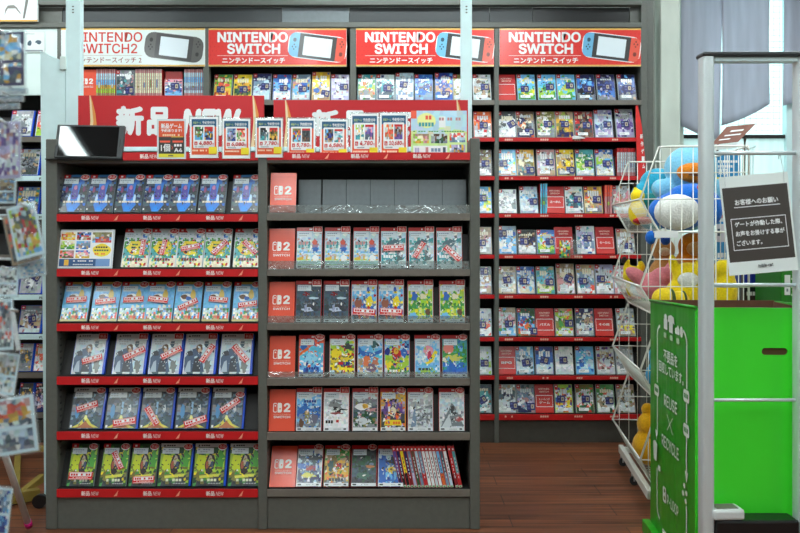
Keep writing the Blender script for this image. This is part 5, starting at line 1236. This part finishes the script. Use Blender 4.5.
# ------------------------------------------------------------------ things behind the rack and box
YP = 4.15
t = thing('poster_stand', 'grey poster stand with a brown tilted header and blue poster behind the rack', 'poster stand', (0, 0, 0))
for p in (714, 741): MB().tube([(X(p, YP), YP + .01, 0), (X(p + 4, YP), YP + .01, Z(150, YP)), (X(p + 9, YP), YP + .06, Z(137, YP))], .008, 8).build('post', M['shelf'], t)
MB().tube([(X(700, YP), YP + .01, .02), (X(755, YP), YP + .01, .02)], .012, 8).tube([(X(728, YP), YP - .15, .02), (X(728, YP), YP + .18, .02)], .012, 8).build('foot', M['shelf'], t)
def pquad(pts, Yc, th, name, m, par):
    v = [(X(x, y2), y2, Z(y, y2)) for x, y, y2 in pts]; k = MB(); k.add(v + [(q[0], q[1] + th, q[2]) for q in v], [(0, 1, 2, 3), (7, 6, 5, 4), (0, 4, 5, 1), (1, 5, 6, 2), (2, 6, 7, 3), (3, 7, 4, 0)]); return k.build(name, m, par)
pquad([(727, 126.5, YP + .09), (756, 123.5, YP + .09), (738, 142, YP - .02), (711, 145, YP - .02)], YP, .006, 'header_board', mat('brown_red_board', (112, 60, 42), .6), t)
hb = [(727, 126.5, YP + .084), (756, 123.5, YP + .084), (738, 142, YP - .026), (711, 145, YP - .026)]
def hq(u, v):
    tp = [hb[0][k] + (hb[1][k] - hb[0][k]) * u for k in range(3)]; bt = [hb[3][k] + (hb[2][k] - hb[3][k]) * u for k in range(3)]
    return tuple(tp[k] + (bt[k] - tp[k]) * v for k in range(3))
for u0, u1, v0, v1 in ((.3, .75, .26, .35), (.22, .8, .5, .57), (.15, .55, .72, .78)):
    pquad([hq(u0, v0), hq(u1, v0), hq(u1, v1), hq(u0, v1)], YP, .0008, 'lettering', M['paper'], t)
pquad([(711, 145.6, YP - .02), (738, 142.6, YP - .02), (737, 147.6, YP - .02), (711, 150.6, YP - .02)], YP, .004, 'header_edge', M['paper'], t)
pw = X(740, YP) - X(715, YP); ph = Z(152, YP) - Z(272, YP); rg = random.Random(21)
a = Art(pw, ph); a.rect(0, 0, 1, 1, (44, 140, 196)); a.rect(0, .42, 1, .62, 'pale'); a.rect(0, .25, 1, .40, (214, 208, 214)); a.bars(.1, .91, .9, .93, 8, 'white', rg); a.bars(.1, .87, .7, .89, 7, 'white', rg)
a.text('買取', .1, .81, .5, .86, 'white', .02); a.bars(.06, .765, .9, .79, 6, 'yellow', rg); a.bars(.1, .7, .8, .73, 4, 'cyan', rg); a.bars(.05, .64, .7, .67, 4, 'yellow', rg); a.bars(.08, .52, .9, .55, 6, 'slate', rg); a.bars(.08, .45, .9, .48, 6, 'rose', rg); a.bars(.08, .3, .9, .36, 5, 'slate', rg); a.bars(.08, .12, .8, .16, 6, 'white', rg)
pb = B(-pw / 2, pw / 2, 0, .004, 0, ph).build('poster', M['paper'], t, ((X(740, YP) + X(715, YP)) / 2, YP - .004, Z(272, YP)))
a.build('printed_face', pb, (0, -.0005, 0))
YQ = 4.93
t = thing('wire_stand', 'thin chrome wire stand with a short top hook by the window', 'wire stand', (0, 0, 0))
MB().tube([(X(745, YQ), YQ, 0), (X(745, YQ), YQ, Z(151, YQ))], .0035).tube([(X(750, YQ), YQ, 0), (X(750, YQ), YQ, Z(151, YQ))], .0035).tube([(X(753, YQ), YQ, 0), (X(753, YQ), YQ, Z(147, YQ))], .003).build('upright', M['chrome'], t)
MB().tube([(X(743, YQ), YQ - .02, Z(150.5, YQ)), (X(754, YQ), YQ - .02, Z(147, YQ)), (X(755, YQ), YQ, Z(145.5, YQ))], .004).build('top_hook', M['chrome'], t)
MB().box(X(741, YQ), X(757, YQ), YQ - .08, YQ + .08, 0, .012).build('foot', M['chrome'], t, bevel=.003)
YC = 4.45
t = thing('storage_cabinet', 'black storage cabinet under the blue crate behind the green box', 'cabinet', (X(757, YC), YC, 0))
zc = Z(287, YC)
B(-.078, .048, 0, .34, 0, zc).build('body', M['black'], t, bevel=.003)
B(-.07, .042, -.004, 0, .06, zc - .03).build('door', mat('dark_brown_panel', (52, 34, 26), .5), t, bevel=.001)
a = Art(.1, .03); a.bars(0, .1, 1, .8, 6, (214, 214, 200), random.Random(3)); a.build('lettering', t, (-.01, -.0055, Z(296, YC)))
t = thing('storage_cabinet', 'white storage cabinet under the blue crate behind the green box', 'cabinet', (X(775.5, YC), YC, 0))
B(-.052, .052, 0, .34, 0, zc).build('body', M['whiteshell'], t, bevel=.003); B(-.046, .046, -.004, 0, .06, zc - .02).build('door', M['paper'], t, bevel=.001)
t = thing('plastic_crate', 'dark blue ribbed plastic crate below the hanging notice', 'crate', (X(765, YC), YC + .02, zc))
m = MB().box(-.115, .115, 0, .30, 0, .01).box(-.115, .115, 0, .008, 0, .17).box(-.115, .115, .292, .30, 0, .17).box(-.115, -.107, .008, .292, 0, .17).box(.107, .115, .008, .292, 0, .17)
m.build('body', M['crate'], t)
m = MB()
for k in range(6): m.box(-.113 + k * .0444, -.109 + k * .0444, -.006, 0, .004, .165)
m.box(-.12, .12, -.008, .308, .16, .172); m.build('rib', M['crate'], t)
YN = 4.1
t = thing('collection_bin', 'tall dark green bin with a white label at the right edge', 'bin', (X(781, YN), YN, 0))
B(0, .26, 0, .3, 0, Z(262, YN)).build('body', M['greend'], t, bevel=.004)
B(.018, .046, -.003, 0, Z(295, YN), Z(275, YN)).build('label_plate', M['paper'], t)
a = Art(.02, .075); a.bars(.2, .1, .8, .3, 1, 'grey', random.Random(1)); a.bars(.2, .45, .8, .7, 1, 'grey', random.Random(2)); a.build('lettering', t, (.032, -.0036, Z(293, YN)))
for k, y in enumerate((280, 288, 296)): a = Art(.03, .012); a.poly([(0, 0), (1, .3), (0, 1)], (190, 226, 180)); a.build('lettering', t, (.066, -.0005, Z(y, YN)))

# thin sheets hanging in front of the window
def hang(px0, px1, ytop, ybl, ybr, label, ph, y0, skew=0):
    Yh = YW - y0
    def P(s, q):
        xb = px0 + (px1 - px0) * s; yb = ybl + (ybr - ybl) * s + 2.5 * math.sin(math.pi * s)
        y = ytop + (yb - ytop) * q; xx = xb + skew * (1 - q) + 1.2 * math.sin(q * 5 + ph) * (s - .5)
        yy = Yh - .012 * math.sin(s * 7 + ph) - .02 * q * q * math.sin(s * 3.1)
        return (X(xx, Yh), yy, Z(y, Yh))
    o = MB().sheet(P, 16, 20, .0008).build('hanging_sheet', M['banner']); return tag(o, label, 'hanging sheet', 'grey sheets in the window')
hang(680, 719.5, -40, 126, 140, 'thin grey sheet hanging in the window, nearest the aluminium column', .4, .05, 2)
hang(721, 769, -40, 126, 104, 'widest thin grey sheet hanging in the middle of the window', 1.7, .06)
hang(783, 850, -40, 106, 78, 'thin grey sheet hanging at the right side of the window', 2.6, .05)

# ------------------------------------------------------------------ foreground card spinner at the left
sx, sy = X(-46, 1.55), 1.60
sp = thing('card_spinner', 'revolving wire spinner with clear card packs, close at the left edge', 'spinner rack', (sx, sy, 0))
MB().tube([(0, 0, 0), (0, 0, 1.86)], .016, 12).build('pole', M['chrome'], sp)
MB().tube([(0, 0, 0), (0, 0, .03)], .2, 24).build('base', M['black'], sp)
MB().tube([(0, 0, 1.84), (0, 0, 1.87)], .05, 16).build('cap', M['whiteshell'], sp)
def pack(cx, cy, w, h, rot, Yp, label, cols, acc, seed, border='frost', th=.008, hook=True, cat='card pack'):
    W_, H_ = w * Yp / F, h * Yp / F
    t = thing('card_pack', label, cat, (X(cx, Yp), Yp, Z(cy, Yp)), (R(-6), -R(rot), 0), 'clear packs on the spinner')
    B(-W_ / 2, W_ / 2, 0, th, -H_ / 2, H_ / 2).build('clear_pouch', M['bag'], t, bevel=.002)
    a = Art(W_ * .93, H_ * .93); a.rect(0, 0, 1, 1, border); a.mosaic(.07, .06, .93, .95, 9, 12, cols, acc, random.Random(seed), .4, .38, 20)
    if seed % 2: a.rect(.07, .42, .93, .48, border)
    B(-W_ * .465, W_ * .465, .0022, .0038, -H_ * .465, H_ * .465).build('card', M['paper'], t)
    a.build('printed_face', t, (0, .0018, -H_ * .465))
    if hook:
        top = Vector((X(cx, Yp), Yp + .01, Z(cy - h * .42, Yp))) - Vector((sx, sy, 0))
        MB().tube([(0, 0, top.z), (top.x, top.y, top.z), (top.x, top.y - .03, top.z + .006)], .0025, 6).build('hook', M['chrome'], sp)
pack(2, 59, 46, 60, 3, 1.42, 'dark blue framed pack with a bright picture, topmost on the spinner', W('ice sky cream slate navy slate'), W('white gold sky teal'), 71, 'navy')
for k, (cy, cx) in enumerate(((91, 10), (98.5, 7), (106, 3))):
    pack(cx, cy, 34, 6.5, 2, 1.46, f'flat clear pack edge, {ORD[k]} below the dark blue pack', W('ice pale'), W('white steel'), 75 + k, 'pale')
pack(5, 150, 32, 62, 3, 1.45, 'lilac and purple card pack on the spinner', W('lilac purple lilac pale purple'), W('rose white lilac'), 72, 'lilac')
pack(3, 190, 26, 28, 0, 1.5, 'small brown and blue pack below the lilac one', W('tan brown steel'), W('sky cream slate'), 73)
pack(25, 231, 31, 58, 15, 1.44, 'large tilted card pack with yellow and green picture', W('ice slate olive pale gold sky'), W('red lime white yellow brown'), 74)
pack(21, 238, 31, 54, 15, 1.47, 'brown edged card pack directly behind the tilted yellow one', W('brown tan slate'), W('black coral'), 79, 'tan')
pack(31, 268, 29, 19, 9, 1.47, 'pale blue pack under the tilted packs', W('pale ice white'), W('white sky'), 80)
pack(7, 282, 22, 30, 0, 1.52, 'white and black comic pack by the far left edge', W('white pale white'), W('black grey white'), 81)
pack(2, 325, 22, 54, 4, 1.46, 'steel blue pack behind a bright white strip', W('steel lgrey pale grey'), W('coral white slate'), 82)
pack(14.5, 330, 4.5, 44, 12, 1.43, 'narrow bright white strip pack on the spinner', W('white white'), W('white'), 84, 'white')
pack(5, 374, 24, 44, -6, 1.48, 'crumpled pale pack above the largest card', W('pale tan ice white'), W('white slate cream'), 85)
pack(11, 426, 52, 60, 9, 1.42, 'largest white framed card with orange top, lowest on the spinner', W('rose coral gold slate ice slate grey'), W('white steel pale'), 87)
pack(0, 512, 20, 50, -4, 1.5, 'deep blue pack low on the spinner at the lower left corner', W('ice steel blue deep'), W('sky white deep'), 89)
# pole and cart low at the left
t = thing('capped_pole', 'slanted silver pole with a magenta end cap on the floor', 'pole', (0, 0, 0))
Yl = 3.30
p0, p1 = Vector((X(29, Yl), Yl, .028)), Vector((X(4, 3.0), 3.0, Z(452, 3.0)))
MB().tube([p0 + (p1 - p0) * .05, p0 + (p1 - p0) * 1.6], .013, 12).build('tube', M['gate'], t)
MB().tube([p0, p0 + (p1 - p0) * .06], .0155, 12).build('end_cap', M['magenta'], t)
t = thing('folded_cart', 'olive yellow folded hand cart lying on the floor beside the grey shelf', 'hand cart', (0, 0, 0))
Yo = 3.9
def beam(p0, p1, w, h):
    a_, b_ = Vector(p0), Vector(p1); d = (b_ - a_); L = d.length; d.normalize(); sd = d.cross(Vector((0, 0, 1))).normalized(); up = sd.cross(d)
    mt = Matrix((d, sd, up)).transposed().to_4x4(); mt.translation = a_
    return MB().box(0, L, -w / 2, w / 2, -h / 2, h / 2, mt)
beam((X(12, 3.72), 3.72, Z(503, 3.72)), (X(43, 3.98), 3.98, Z(478, 3.98)), .03, .045).build('rail', M['olive'], t, bevel=.003)
beam((X(8, 3.62), 3.62, .035), (X(41, 3.72), 3.70, .03), .04, .05).build('rail', M['olive'], t, bevel=.003)
beam((X(14, 4.38), 4.38, .05), (X(50, 4.4), 4.4, .05), .03, .03).build('cross_rail', M['olive'], t, bevel=.003)
beam((X(18, 4.36), 4.36, .05), (X(16, 3.66), 3.66, .03), .03, .03).build('cross_rail', M['olive'], t, bevel=.003)
MB().tube([(X(40, 3.6), 3.585, .03), (X(40, 3.6), 3.615, .03)], .03, 18).build('wheel', M['black'], t)

# ------------------------------------------------------------------ daylight and exposure
w = bpy.data.worlds.new('daylight'); SC.world = w; w.use_nodes = True
bg = w.node_tree.nodes['Background']; bg.inputs[0].default_value = lin((214, 238, 237)); bg.inputs[1].default_value = 1.35
SC.view_settings.view_transform = 'Standard'; SC.view_settings.look = 'None'; SC.view_settings.exposure = 1.12; SC.view_settings.gamma = 1; SC.view_settings.use_curve_mapping = False
SC.cycles.max_bounces = 8; SC.cycles.transparent_max_bounces = 24; SC.cycles.use_denoising = True; SC.cycles.sample_clamp_indirect = 6
